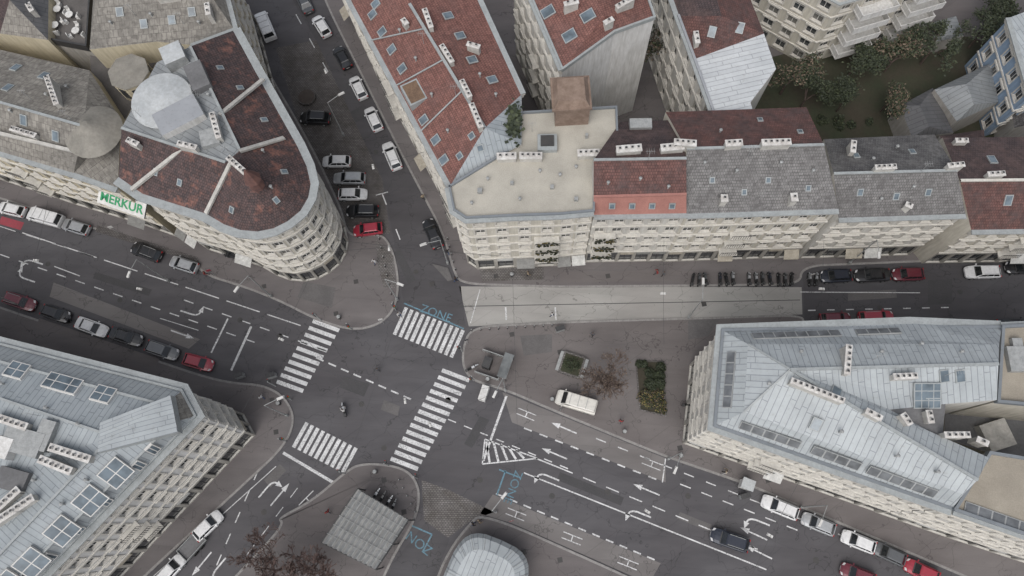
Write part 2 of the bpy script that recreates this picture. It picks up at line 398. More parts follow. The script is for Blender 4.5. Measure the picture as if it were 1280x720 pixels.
def parapet(b,pts,h=.5,w=.35,mat=TRIMG,closed=True):
    W=[P(*p) for p in pts]; n=len(W)
    for i in range(n if closed else n-1):
        A=W[i];B=W[(i+1)%n]; d=(B-A); L=math.hypot(d.x,d.y)
        if L<.1: continue
        b['parapet'].box(((A.x+B.x)/2,(A.y+B.y)/2),(d.x,d.y),L+w*.6,w+.003*(i%4),min(A.z,B.z)-.3,max(A.z,B.z)+h+.006*(i%5),mat)
def ridge(b,p1,p2,w=.3,h=.12,mat=TRIMG):
    A=P(*p1);B=P(*p2); d=B-A; n=Vector((-d.y,d.x,0)).normalized()*w/2; u=Vector((0,0,h))
    b['flashing'].add([A-n,B-n,B-n+u,A-n+u],mat);b['flashing'].add([A-n+u,B-n+u,B+n+u,A+n+u],mat);b['flashing'].add([B+n,A+n,A+n+u,B+n+u],mat)
def chimney(b,x1,y1,x2,y2,w=.6,h=1.0,mat=None,pots=True):
    mat=mat or CHIM; w*=.82; h*=.85
    p,_=hit(x1,y1);q,_=hit(x2,y2); d=Vector((q.x-p.x,q.y-p.y)); L=max(d.length,.7)
    if d.length<.1:d=Vector((1,0))
    d.normalize(); c=((p.x+q.x)/2,(p.y+q.y)/2); z0=min(p.z,q.z)-.8; z1=max(p.z,q.z)+h
    C=b['chimneys']; C.box(c,d,L,w,z0,z1,mat); C.box(c,d,L+.14,w+.14,z1,z1+.1,CHIMT)
    if pots:
        k=max(1,int(L/.55))
        for i in range(k):
            u=(i+.5)/k-.5; pc=Vector(c)+d*u*L
            C.box(pc,d,.26,.26,z1+.1,z1+.38,CHIMT,DARKM,.9)
def skylight(b,x,y,w=.9,l=1.3,frame=None,rot=None,rise=.14,nx=1,ny=1):
    frame=frame or TRIMG
    p,n=hit(x,y); up=Vector((0,0,1))-n*n.z
    if rot is not None:
        u=Vector((*rot,0)); u=(u-n*u.dot(n)).normalized()
    elif up.length>.05: u=up.normalized().cross(n)
    else: u=Vector((1,0,0))
    v=n.cross(u); S=b['skylights']
    def q(a,c,h): return p+u*a+v*c+n*h
    o=[q(-w/2,-l/2,0),q(w/2,-l/2,0),q(w/2,l/2,0),q(-w/2,l/2,0)]
    t=[q(-w/2,-l/2,rise),q(w/2,-l/2,rise),q(w/2,l/2,rise),q(-w/2,l/2,rise)]
    for i in range(4):
        j=(i+1)%4; S.add([o[i],o[j],t[j],t[i]],frame)
    S.add(t,frame)
    f=.1; cw=(w-f)/nx; cl=(l-f)/ny
    for i in range(nx):
        for j in range(ny):
            a=-w/2+f+i*cw; c=-l/2+f+j*cl
            S.add([q(a,c,rise+.012),q(a+cw-f,c,rise+.012),q(a+cw-f,c+cl-f,rise+.012),q(a,c+cl-f,rise+.012)],G3)
def boxon(b,x,y,sx,sy,h,rot=(1,0),mat=None,part='rooftop_units',top=None):
    p,_=hit(x,y); b[part].box((p.x,p.y),rot,sx,sy,p.z-.3,p.z+h,mat or STEEL,top)
def antenna(b,x,y,h=2.2):
    p,_=hit(x,y); A=b['antennas']; A.tube(p,p+Vector((0,0,h)),.03,.02,STEEL,4)
    for k in range(4):
        q=p+Vector((0,0,h-.15-.0*k)); q.x+=(k-1.5)*.25; A.tube(q-Vector((0,.35,0)),q+Vector((0,.35,0)),.012,.012,STEEL,3)
    A.tube(p+Vector((-.5,0,h-.15)),p+Vector((.5,0,h-.15)),.015,.015,STEEL,3)
def vents(b,lst):
    for x,y in lst:
        p,_=hit(x,y); b['vents'].cyl(p,.11,.11,p.z-.2,p.z+.55,STEEL,8); b['vents'].cyl(p,.2,.05,p.z+.55,p.z+.68,STEEL,8)
def pdir(x1,y1,x2,y2,z=0):
    a=P(x1,y1,z);b=P(x2,y2,z); d=b-a; return Vector((d.x,d.y)).normalized()
# ---------------------------------------------------------------- ground
g=Obj('ground'); s=1500
g['m'].add([(-s,-s,-.03),(s,-s,-.03),(s,s,-.03),(-s,s,-.03)],GROUND); g.done()
g=Obj('road')
g['m'].add([P(-700,-350),P(1900,-350),P(1900,1100),P(-700,1100)][::-1],ASPH)
g.done()
def sheet(name,px,mat,z=.004,obj=None):
    o=obj or Obj(name); W=[P(x,y) for x,y in px]
    a=sum(W[i].x*W[(i+1)%len(W)].y-W[(i+1)%len(W)].x*W[i].y for i in range(len(W)))
    if a<0: W=W[::-1]
    o['m'].add([Vector((w.x,w.y,z)) for w in W],mat)
    if not obj: o.done()
def smoothpoly(W,it=3,mx=1.6):
    for _ in range(it):
        out=[];n=len(W)
        for i in range(n):
            a=W[i];b=W[(i+1)%n]; L=(b-a).length; k=min(.25,mx/max(L,.01))
            out+=[a.lerp(b,k),b.lerp(a,k)]
        W=out; mx*=.5
    return W
def block(name,px,mat,h=.13,kw=.28,sm=True,kerb=True):
    W=[P2(x,y) for x,y in px]
    a=sum(W[i].x*W[(i+1)%len(W)].y-W[(i+1)%len(W)].x*W[i].y for i in range(len(W)))
    if a<0: W=W[::-1]
    if sm: W=smoothpoly(W)
    n=len(W); I=[]
    for i in range(n):
        p,q,r=W[i-1],W[i],W[(i+1)%n]
        d1=(q-p).normalized();d2=(r-q).normalized(); n1=Vector((-d1.y,d1.x));n2=Vector((-d2.y,d2.x)); m=(n1+n2)
        m=m/max(m.length_squared/2,.35) if m.length>1e-4 else n1
        I.append(q+m*kw)
    o=Obj(name)
    for i in range(n):
        j=(i+1)%n
        o['kerb'].add([(*W[i],-.02),(*W[j],-.02),(*W[j],h),(*W[i],h)],KERB)
        o['kerb'].add([(*W[i],h),(*W[j],h),(*I[j],h),(*I[i],h)],KERB)
    o['paving'].add([(*p,h) for p in I],mat)
    return o.done()
block('pavement',[(-700,20),(-300,150),(0,249),(240,326),(256,345),(300,358),(345,375),(400,403),(440,414),(470,409),(492,392),(500,362),(496,325),(484,297),(470,292),(436,296),(428,262),(414,232),(398,198),(372,150),(345,105),(310,40),(285,-10),(180,-220),(-700,-250)],WALK)
block('pavement',[(380,-60),(414,20),(502,195),(553,292),(566,340),(576,356),(700,360),(1001,357),(1003,334),(1300,322),(1900,300),(1900,-300),(300,-300)],WALK)
block('plaza',[(588,408),(700,402),(1003,393),(1006,406),(1400,398),(1900,390),(1900,1000),(1300,762),(1110,681),(975,624),(935,607),(832,572),(700,518),(628,487),(592,478),(578,462),(577,436)],PLAZA)
block('pavement',[(-700,150),(-200,315),(0,383),(250,468),(290,478),(330,480),(358,496),(371,525),(356,560),(170,732),(60,850),(-700,850)],WALK)
block('traffic_island',[(430,590),(450,578),(490,580),(515,590),(527,615),(521,650),(490,700),(465,760),(330,900),(200,900),(270,745),(355,655),(345,648),(390,625)],WALK)
block('pavement',[(590,650),(600,643),(640,655),(790,722),(1000,830),(1100,900),(500,900),(545,720),(565,680)],WALK)
o=Obj('paved_lanes')
sheet('',[(574,358),(1002,359),(1003,393),(586,408)],CONC,.004,o)
sheet('',[(628,490),(832,573),(832,603),(760,575),(640,528)],CONC2,.004,o)
sheet('',[(616,618),(826,704),(812,728),(790,720),(640,654),(600,642)],CONC2,.004,o)
sheet('',[(67,353),(250,424),(236,436),(62,371)],CONC2,.004,o)
sheet('',[(527,600),(560,612),(618,640),(590,650),(560,672),(530,650)],COB2,.004,o)
sheet('',[(345,60),(395,50),(478,225),(488,292),(436,296),(428,262),(414,232),(398,198),(372,150)],COB,.004,o)
sheet('',[(1003,334),(1900,300),(1900,390),(1400,398),(1006,406)],ASPH2,.004,o)
sheet('',[(330,-60),(394,-60),(414,20),(502,195),(553,292),(566,340),(576,358),(582,408),(505,384),(498,330),(478,225),(395,50)],ASPH2,.004,o)
sheet('',[(533,652),(562,674),(545,720),(500,840),(430,840),(492,702)],ASPH2,.004,o)
o.done()
o=Obj('asphalt_patches')
for c in [[(120,340),(190,362),(186,370),(116,348)],[(430,470),(462,480),(455,496),(424,484)],[(480,500),(500,508),(497,520),(476,512)],[(700,590),(780,622),(776,632),(696,600)],[(850,640),(890,656),(886,664),(846,648)],[(500,310),(520,350),(510,354),(492,316)],[(455,130),(463,145),(445,153),(438,140)],[(330,600),(350,580),(358,588),(338,610)],[(600,520),(612,525),(590,560),(580,555)],[(1060,365),(1120,362),(1121,372),(1060,376)],[(1160,350),(1190,349),(1190,380),(1160,381)]]:
    sheet('',c,PATCH if random.random()<.4 else PATCHL,.008,o)
o.done()
o=Obj('pavement_patches')
def psheet(c,mat,z=.134):
    W=[P2(x,y) for x,y in c]
    a=sum(W[i].x*W[(i+1)%len(W)].y-W[(i+1)%len(W)].x*W[i].y for i in range(len(W)))
    if a<0:W=W[::-1]
    o['m'].add([(*w,z) for w in W],mat)
for c,m in [([(470,300),(492,320),(495,360),(480,360),(472,330)],COB2),([(600,335),(680,334),(680,350),(602,352)],COB2),([(540,330),(560,335),(566,350),(560,352)],PATCHL),([(380,352),(420,360),(415,385),(372,372)],PATCHL),([(650,420),(690,418),(690,440),(655,445)],PATCHL),([(860,400),(900,399),(885,420),(860,425)],PATCHL),([(700,340),(850,338),(850,352),(700,353)],PLAZA),([(120,290),(250,330),(248,322),(122,282)],COB),([(50,398),(200,449),(195,460),(45,409)],PLAZA)]:
    psheet(c,m)
o.done()
o=Obj('manhole_covers')
for x,y in [(452,505),(350,420),(300,400),(560,500),(600,600),(690,620),(860,620),(520,340),(470,190),(440,60),(150,375),(60,330),(330,640),(480,560),(1100,385),(1200,365),(760,615),(1020,700)]:
    p=P(x,y); o['m'].cyl(p,.36,.36,.0,.012,IRON,14)
for x,y in [(330,358),(420,392),(445,352),(700,440),(640,418),(540,355),(340,500),(345,540),(480,600),(505,640),(620,345),(760,345),(880,380),(850,560),(960,600),(655,690),(700,700)]:
    p=P(x,y,.13); o['m'].box(p,(1,.2),.6,.6,.1,.138,IRON)
o.done()
# ---------------------------------------------------------------- markings
mk=Obj('road_markings'); M_=mk['white_lines']; Z=.012
def line(x1,y1,x2,y2,w=.14,mat=WHITE,z=Z,part=None):
    A=P(x1,y1);B=P(x2,y2); d=(B-A).normalized(); n=Vector((-d.y,d.x,0))*w/2
    (part or M_).add([Vector((q.x,q.y,z)) for q in (A-n,B-n,B+n,A+n)],mat)
def dash(x1,y1,x2,y2,k,fr=.5,w=.14):
    for i in range(k):
        a=(i)/k;b=(i+fr)/k
        line(x1+(x2-x1)*a,y1+(y2-y1)*a,x1+(x2-x1)*b,y1+(y2-y1)*b,w)
def zebra(s0,s1,dx,dy,n,w=.5):
    for i in range(n):
        t=(i+.5)/n; x=s0[0]+(s1[0]-s0[0])*t; y=s0[1]+(s1[1]-s0[1])*t
        line(x-dx/2,y-dy/2,x+dx/2,y+dy/2,w)
zebra((410,403),(360,487),33,12,10,.52)
zebra((497,400),(575,431),-15,34,11,.48)
zebra((372,542),(440,577),-17,31,10,.48)
zebra((572,465),(503,584),34,13,14,.52)
line(354,566,418,604,.35); line(633,495,604,576,.3)
line(285,398,264,441,.22); line(314,408,289,463,.3)
dash(0,318,330,432,14,.5); dash(28,291,385,410,7,.82)
dash(0,283,130,325,4,.6,.1); dash(230,375,420,443,8,.5); dash(395,447,520,502,8,.6,.2)
dash(560,524,720,590,8,.5); dash(100,345,60,330,1,.8)
line(200,398,248,413,.12); line(110,424,160,440,.1)
dash(655,535,830,603,9,.5,.18); line(832,573,828,603,.14)
line(670,573,700,585,.16); dash(700,585,960,692,9,.55)
line(655,591,958,712,.16); dash(745,548,1130,700,14,.45)
dash(620,617,826,703,12,.55,.18)
dash(850,605,1010,668,6,.5)
for a in [(608,552,612,578),(617,553,623,577),(626,555,634,575),(635,558,645,574),(645,562,655,573)]: line(*a,.28)
line(606,549,672,573,.16); line(603,580,672,573,.16); line(606,549,603,580,.16)
dash(335,560,265,720,6,.5); dash(372,610,300,705,4,.5,.1); line(190,722,345,583,.1) 
dash(478,243,512,330,2,.3,.16); dash(410,90,360,0,3,.4); line(470,244,485,240,.14)
line(1000,365,1150,366,.1); dash(1010,388,1200,384,8,.4)
line(575,383,1000,375,.1,PATCH); 
for x in (632,694,): line(x,384,x+1,400,.2)
line(600,362,588,404,.12)
def arrow(x,y,x2,y2,kind='s',L=3.4):
    c=P(x,y); d=pdir(x,y,x2,y2); n=Vector((-d.y,d.x)); c2=Vector((c.x,c.y))
    def q(u,v): w=c2+d*u+n*v; return Vector((w.x,w.y,Z))
    h=L/2
    if kind=='s':
        M_.add([q(-h,-.09),q(h-1.1,-.09),q(h-1.1,.09),q(-h,.09)],WHITE); M_.add([q(h-1.1,-.34),q(h,0),q(h-1.1,.34)],WHITE)
    else:
        s=1 if kind=='l' else -1
        def a(pts): M_.add(pts if s>0 else pts[::-1],WHITE)
        pr=[(-h,0),(0,0),(.5,.08),(.85,.32),(.98,.65)]
        for (u0,v0),(u1,v1) in zip(pr,pr[1:]):
            e=Vector((u1-u0,v1-v0)).normalized()*.1
            a([q(u0+e.y,(v0-e.x)*s),q(u1+e.y,(v1-e.x)*s),q(u1-e.y,(v1+e.x)*s),q(u0-e.y,(v0+e.x)*s)])
        a([q(1.34,.6*s),q(1.02,1.5*s),q(.64,.66*s)])
for a in [(40,326,0,313,'l'),(30,348,0,338,'r'),(240,393,280,406,'l'),(228,418,268,432,'s'),(693,567,660,553,'s'),(683,594,650,580,'l'),(808,612,775,598,'s'),(797,640,760,625,'l'),(945,650,910,636,'l'),(942,667,910,652,'s'),(948,690,920,676,'s'),(705,535,672,521,'s'),(335,608,350,590,'r'),(350,618,365,600,'s'),(252,705,238,722,'s'),(270,712,255,730,'l')]: arrow(*a[:4],a[4])
def hmark(x,y,x2,y2):
    c=P2(x,y); d=pdir(x,y,x2,y2); n=Vector((-d.y,d.x))
    def seg(u0,v0,u1,v1,w=.1):
        A=c+d*u0+n*v0;B=c+d*u1+n*v1; e=(B-A).normalized(); m=Vector((-e.y,e.x))*w/2
        M_.add([Vector((*q,Z)) for q in (A-m,B-m,B+m,A+m)],WHITE)
    seg(-1.2,-.35,1.2,-.35,.11); seg(-1.2,.35,1.2,.35,.11); seg(0,-.3,0,.3,.12)
for a in [(658,518,690,531),(815,580,850,594),(645,643,680,657),(715,673,750,687),(785,704,820,718),(385,625,370,640)]: hmark(*a)
line(28,283,0,275,1.15,REDP,Z)
BL=mk['blue_lines']
for a in [(632,588,621,619),(505,379,580,411),(510,655,540,668),(540,668,528,690),(624,587,650,597)]: line(*a,.18,CYAN,Z+.002,BL)
def text(s,x,y,dx,dy,size,mat,z,name,parent=None,rot=None,loc=None,ext=.001):
    cu=bpy.data.curves.new(name,'FONT'); cu.body=s; cu.size=size; cu.align_x='CENTER'; cu.align_y='CENTER'; cu.extrude=ext
    o=link(bpy.data.objects.new(name,cu)); cu.materials.append(mat)
    if loc is None:
        p=P(x,y); d=pdir(x,y,x+dx,y+dy); o.location=(p.x,p.y,z); o.rotation_euler=(0,0,math.atan2(d.y,d.x))
    else: o.matrix_world=loc
    if parent: 
        o.parent=parent; 
    return o
mk_e=mk.done()
text('ZONE',545,392,28,10,1.6,CYAN,.02,'zone_lettering',mk_e); text('ZONE',641,609,-10,26,1.5,CYAN,.02,'zone_lettering',mk_e); text('ZONE',521,676,-20,-16,1.6,CYAN,.02,'zone_lettering',mk_e)
# ---------------------------------------------------------------- buildings
z=18.5
pts=[(152,160,22.0),(148,222,z),(178,243,z),(258,268,z),(280,281,z),(300,288,z),(322,290,z),(342,286,z),(360,277,z),(376,264,z),(386,247,z),(389,230,z),(384,208,z),(372,182,z),(350,143,z),(322,93,z),(292,38,z),
 (238,58,22),(300,188,22.6),(316,226,23.4),(282,203,22.6),(196,78,21)]
f=[([1,2,3,20,0],T_MOT)]+[([i,i+1,19],T_MOT) for i in range(3,13)]+[([3,19,20],T_MOT),([13,18,19],T_MOT),([20,19,18],T_MOT),([13,14,15,16,17,18],T_MOT),([0,20,18,17,21],S_GR)]
fc={(i,i+1):dict(bay=2.3) for i in range(1,16)}
b=building('rounded_corner_building',pts,f,fc,CREAM,n=6,trim=TRIM,corn=.8)
for a in [((165,238,18.8),(228,188,21.9)),((258,268,18.8),(290,203,22.9)),((275,145,22.4),(330,100,19)),((300,190,22.8),(356,173,19.2))]:
    ridge(b,a[0],a[1],.42,.35,CHIM)
for a in [(270,148,278,178),(228,185,250,190),(292,205,312,222),(165,180,178,186)]: chimney(b,*a,h=1.2)
ridge(b,(152,160,22.1),(282,203,22.7)); ridge(b,(300,188,22.7),(238,58,22.1))
p=P(318,227,24); b['spire'].cyl(p,.8,.65,23,24.6,SPIR,8); b['spire'].cyl(p,.95,.02,24.6,27,SPIR,8,False)
p=P(205,128,22); b['pavilion'].cyl(p,3.3,3.3,20.5,22.4,WHITEW,28,False); b['pavilion'].cyl(p,3.5,3.4,22.4,22.55,CAPZ,28); b['pavilion'].cyl(p,3.4,.3,22.56,23.1,CAPZ,28)
boxon(b,228,150,5,3,1.2,(1,.6),WHITEW,top=S_WH)
boxon(b,222,75,2.4,2.4,1.5,(1,.5),STEEL,top=CAPZ); boxon(b,250,100,2,3.5,1,(1,.5),FLATG); boxon(b,265,175,2,2,.8,(1,.3),STEEL)
b['roof_terrace'].box(P2(222,165,21.5),pdir(152,160,282,203,22),6,1.6,20.8,21.5,FLATG,TERR)
for x,y in [(195,215),(225,228),(290,262),(345,250),(355,215),(330,150),(300,110),(275,85)]: skylight(b,x,y,.6,.8)
antenna(b,255,130);antenna(b,180,150);antenna(b,290,195); vents(b,[(240,110),(250,150),(210,100),(262,120),(330,190),(340,235)])
b.done()
pts=[(-260,105,16),(0,190,16),(92,217,16),(147,236,16),(-260,45,20),(0,128,20),(105,158,20.2),(-260,-10,16),(0,62,16.5),(112,88,16.5),(151,150,17)]
b=building('supermarket_building',pts,[([0,1,2,6,5,4],T_TAN),([4,5,6,9,8,7],T_TAN),([2,3,10,6],T_TAN),([6,10,9],T_TAN)],{(0,1):{},(1,2):{},(2,3):{}},YELL,n=5,bay=2.8)
ridge(b,(0,128,20.05),(105,158,20.25)); ridge(b,(-30,160,18.2),(95,190,18.2),.4,.25,CHIM)
p=P(112,160,19.5); b['turret_roof'].cyl(p,3.4,.3,18.6,20.6,CAPT,24)
for a in [(72,108,76,135),(20,165,50,174)]: chimney(b,*a,h=1.0)
for x,y in [(20,85),(55,95),(30,150),(70,170),(10,110)]: skylight(b,x,y)
antenna(b,40,125);antenna(b,90,150); vents(b,[(15,140),(60,120),(85,110),(100,185)])
b.done()
A=P(92,217,16);B=P(147,236,16); d=(B-A).normalized(); n=Vector((d.y,-d.x,0))
c=P(152,254,11.5); nn=(n*.5+Vector((0,0,.87))).normalized(); up=nn.cross(d)
sg=Obj('shop_sign'); S_=sg['board']; hw,hh,th=3.3,.95,.12
cs=[c+d*(a*hw)+up*(e*hh) for a,e in ((-1,-1),(1,-1),(1,1),(-1,1))]; bk=[q-nn*th*2 for q in cs]
S_.add(cs,WHITEW); S_.add(bk[::-1],DARKM)
for i in range(4): S_.add([cs[i],bk[i],bk[(i+1)%4],cs[(i+1)%4]],DARKM)
for a in(-.8,0,.8):
    q=c+d*a*hw; sg['brackets'].tube(q-nn*.3,q-nn*.3-n*1.8-Vector((0,0,.8)),.06,.06,DARKM,5)
q=c+nn*.03
M4=Matrix(((d.x,up.x,nn.x,q.x),(d.y,up.y,nn.y,q.y),(d.z,up.z,nn.z,q.z),(0,0,0,1)))
sge=sg.done(); GREENL=plain('sign_green',(.02,.3,.12),(.02,.26,.1),2,.5)
t=text('MERKUR',0,0,0,0,1.55,GREENL,0,'sign_lettering',None,loc=M4,ext=.02); t.data.offset=.03; t.parent=sge
b=building('apartment_building',[(-260,-80,17),(62,-80,17),(60,50,17),(0,42,17),(-260,-20,17),(20,-80,19.5),(12,0,19.5)],[([1,2,6,5],S_DK),([2,3,6],T_TAN),([3,4,0,5,6],T_DK)],{},YELL)
for a in [(40,10,48,22)]: chimney(b,*a)
b.done()
b=building('apartment_building',[(62,-80,15.5),(122,-80,15.5),(112,62,15.5),(60,52,15.5)],[([0,1,2,3],TERR)],{},GREYW)
parapet(b,[(62,-80,15.5),(122,-80,15.5),(112,62,15.5),(60,52,15.5)],.9,.2,DARKM)
tf=b['terrace_furniture']
for x,y in [(72,35),(90,22),(98,42),(75,15)]:
    p=P(x,y,15.5); tf.cyl(p,.5,.5,16.15,16.22,WHITEW,12); tf.cyl(p,.06,.06,15.5,16.2,DARKM,6)
    for k in range(3):
        a=k*2.1+x; q=(p.x+.95*math.cos(a),p.y+.95*math.sin(a)); tf.box(q,(math.cos(a),math.sin(a)),.45,.45,15.5,15.95,WHITEW); tf.box((q[0]+.2*math.cos(a),q[1]+.2*math.sin(a)),(math.cos(a),math.sin(a)),.08,.45,15.95,16.4,WHITEW)
b.done()
b=building('apartment_building',[(122,-80,18),(262,-80,18),(292,36,18),(238,56,18),(196,52,18),(112,62,18),(122,-20,21),(250,-25,21)],[([0,1,7,6],T_TAN),([1,2,7],T_TAN),([2,3,4,5,6,7],T_TAN),([5,0,6],T_TAN)],{(1,2):{},(2,3):{}},YELL,n=5)
for a in [(200,2,226,-2),(262,10,268,30)]: chimney(b,*a)
for x,y in [(150,15),(180,30),(215,25),(240,15)]: skylight(b,x,y,.9,1.1)
antenna(b,170,20);antenna(b,230,30);vents(b,[(140,30),(190,20),(250,30)])
b.done()
b=building('courtyard_wing',[(112,64,14),(196,54,14),(236,60,14),(194,80,14),(152,158,14),(114,92,14)],[([0,1,2,3,4,5],TERR)],{},YELL)
p=P(168,98,16); b['bay_tower'].cyl(p,2.4,2.4,12,17.4,YELL,8,False); b['bay_tower'].cyl(p,2.55,2.5,17.4,17.5,CAPT,8)
for k in range(8):
    a=math.pi*2*(k+.5)/8; c=(p.x+2.24*math.cos(a),p.y+2.24*math.sin(a)); b['bay_windows'].box(c,(-math.sin(a),math.cos(a)),1.0,.1,14.8,16.8,G1)
b.done()
z=17
pts=[(400,-80,z),(440,5,z),(563,232,z),(470,-80,20.5),(512,5,20.5),(606,160,20.5),(560,-80,18.5),(598,0,18.5),(652,118,18.5),(652,180,18.5)]
b=building('red_roofed_apartment_building',pts,[([0,1,4,3],T_OR),([1,2,5,4],T_OR),([3,4,7,6],T_OR),([4,5,8,7],T_OR),([5,2,9],S_BL),([5,9,8],S_BL)],{(0,1):{},(1,2):{},(6,7):dict(shop=False),(7,8):dict(shop=False)},CREAML,n=5,bay=2.5)
ridge(b,(512,5,20.6),(606,160,20.6),.35,.15)
for a in [(532,18,540,40),(553,62,566,83),(578,106,588,126),(590,135,602,165),(585,60,600,66),(505,30,510,36)]: chimney(b,*a)
for x,y in [(466,18),(478,40),(490,62),(503,86),(530,150),(545,175),(555,200),(470,5),(590,75),(615,100),(560,20),(575,45)]: skylight(b,x,y,1.0,1.2)
# loggia cut in the roof: wooden deck with a low zinc kerb
p_,n_=hit(518,118); u_=pdir(440,5,563,232,17); v_=Vector((-u_.y,u_.x))
b['terrace'].box((p_.x,p_.y),u_,3.0,2.2,p_.z-1.2,p_.z+.55,TRIMG); b['terrace'].box((p_.x,p_.y),u_,2.6,1.8,p_.z-.5,p_.z+.57,WOOD)
for t in (.2,.45,.7): ridge(b,(440+123*t,5+227*t,z+.1),(512+94*t,5+155*t,20.6),.16,.1)
for x,y in [(590,170),(600,185),(575,195)]: skylight(b,x,y,.8,.8)
antenna(b,530,55);antenna(b,570,120);vents(b,[(500,40),(520,75),(540,120),(600,95),(620,120),(560,165)])
b.done()
z=18
pts=[(562,234,z),(650,180,z),(652,142,z),(770,135,z),(772,192,z),(743,197,z),(742,264,z),(700,268,z),(640,270,z),(583,273,z),(568,263,z)]
b=building('gravel_roofed_corner_building',pts,[(list(range(11)),GRAV)],{(6,7):{},(7,8):{},(8,9):{},(9,10):{},(10,0):{}},CREAM,n=6,bay=2.15,corn=.5,bal=False)
parapet(b,pts,.35,.22,S_BL)
for a in [(622,200,645,199),(650,199,677,199),(722,196,748,195),(752,195,776,194)]: chimney(b,*a,h=1.0,w=.9)
boxon(b,684,181,2.2,2.0,.7,(1,0),TRIMG); boxon(b,684,180,1.5,1.3,.9,(1,0),IRON)
boxon(b,733,172,.3,.3,.8); boxon(b,600,240,.5,.5,.6); boxon(b,690,235,.4,.4,.5);boxon(b,640,230,.35,.35,.5);boxon(b,720,250,.4,.4,.5)
antenna(b,735,150,3);antenna(b,665,165);vents(b,[(610,225),(650,250),(700,220),(720,210),(590,255),(675,215)])
T=b['lift_tower']; T.box(P2(714,128,20),(1,.05),3.8,3.6,17.5,21.5,RUST); 
T.box(P2(714,112,22.5),(1,.05),4.4,4.2,21.5,21.8,RUST);T.box(P2(714,112,22.5),(1,.05),4.0,3.8,21.8,22.6,RUST,RUST,.75)
sh=b['roof_shrub']
for k in range(300):
    q=P(641+random.gauss(0,4),152+random.gauss(0,10),18.6+random.random()*1.2); a=random.random()*6; e=Vector((math.cos(a),math.sin(a),random.uniform(-.5,.5)))*.22; w=Vector((-math.sin(a),math.cos(a),random.uniform(-.5,.5)))*.16
    sh.add([q-e-w,q+e-w,q+e+w,q-e+w],random.choice((L_GR,L_DG)))
def plantbalc(b,A,B,u,w_,zs):
    d=(B-A).normalized(); n=Vector((d.y,-d.x,0))
    for zz in zs:
        c=A+d*u+n*.75; b['balconies'].box(c,d,w_,1.4,zz-.2,zz,TRIM); b['balconies'].box(c+n*.68,d,w_,.05,zz+.95,zz+1.0,DARKM)
        for t in range(12): b['balconies'].box(c+n*.68+d*((t/11-.5)*w_*.98),d,.04,.04,zz,zz+.95,DARKM)
        for k in range(50):
            q=c+d*random.uniform(-w_*.45,w_*.45)+n*random.uniform(.4,.8); q.z=zz+random.uniform(.1,1.0); e=d*.13; w=Vector((0,0,.09))+n*.1
            b['balconies'].add([q-e-w,q+e-w,q+e+w,q-e+w],random.choice((L_GR,L_DG,L_GR,L_YE)))
plantbalc(b,P(583,273,z),P(742,264,z),9.0,3.0,(5.6,8.4,11.2))
b.done()
pts=[(742,269,16.5),(858,267,16.5),(742,246,19),(858,243,19),(742,200,21),(858,198,21),(776,152,17.5),(846,150,17.5)]
b=building('terraced_house_red_roof',pts,[([0,1,3,2],SALM),([2,3,5,4],T_RED),([4,5,7,6],T_DK)],{(0,1):dict(bay=2.1,bal=False)},CREAML,n=5)
ridge(b,(742,200,21.02),(858,198,21.02)); ridge(b,(742,246,19.02),(858,243,19.02),.3,.15,SALM)
for a in [(770,192,800,190),(825,190,852,188)]: chimney(b,*a,h=1.1,w=.9)
for x in (765,790,815,840): skylight(b,x,257,.7,.8)
boxon(b,800,158,2.5,1.2,.8); antenna(b,810,200);vents(b,[(760,230),(800,225),(835,235)])
plantbalc(b,P(742,269,16.5),P(858,267,16.5),1.7,2.6,(5.4,8.2,11.0))
b.done()
pts=[(858,268,16.5),(1048,262,16.5),(858,186,21),(1030,181,21),(832,140,17.5),(1008,134,17.5)]
b=building('terraced_house_grey_roof',pts,[([0,1,3,2],T_GR),([2,3,5,4],T_RED)],{(0,1):dict(bay=2.2)},CREAM,n=5)
ridge(b,(858,186,21.02),(1030,181,21.02)); 
for a in [(840,186,868,184),(902,258,903,248),(988,258,989,246),(905,184,925,183),(950,183,985,182)]: chimney(b,*a,h=1.0,w=.8)
for x,y in [(890,225),(930,240),(960,225),(1010,235),(950,150),(1000,165)]: skylight(b,x,y,.6,.7)
antenna(b,935,195);vents(b,[(880,205),(920,215),(975,205),(1015,215),(900,165)])
b.done()
pts=[(1048,273,14.2),(1207,268,14.2),(1042,217,18.3),(1196,213,18.3),(1030,174,15),(1168,168,15)]
b=building('terraced_house_two_tone_roof',pts,[([0,1,3,2],T_GR),([2,3,5,4],T_CHAR)],{(0,1):dict(bay=2.3)},CREAML,n=5)
ridge(b,(1042,217,18.32),(1196,213,18.32))
for a in [(1090,214,1115,213),(1180,212,1198,211),(1060,185,1062,195),(1130,260,1132,262)]: chimney(b,*a,h=1.1)
for x,y in [(1075,240),(1120,245),(1160,240),(1070,195),(1140,190)]: skylight(b,x,y,.7,.9)
antenna(b,1150,215);vents(b,[(1100,250),(1140,235),(1090,200),(1120,185)])
b.done()
pts=[(1214,288,12),(1420,285,12),(1200,226,16),(1420,224,16),(1178,172,13),(1420,170,13)]
b=building('terraced_house_dark_red_roof',pts,[([0,1,3,2],T_RED),([2,3,5,4],T_DK)],{(0,1):dict(bay=2.3)},CREAM,n=4)
ridge(b,(1200,226,16),(1420,224,16),.3,.2,TRIM)
for a in [(1230,222,1250,221),(1190,180,1205,180)]: chimney(b,*a)
for x,y in [(1240,200),(1260,250)]: skylight(b,x,y)
b.done()
z=21
pts=[(640,-60,z),(703,87,z),(768,40,z),(818,22,z),(790,-60,z),(720,-60,23.5),(755,20,23)]
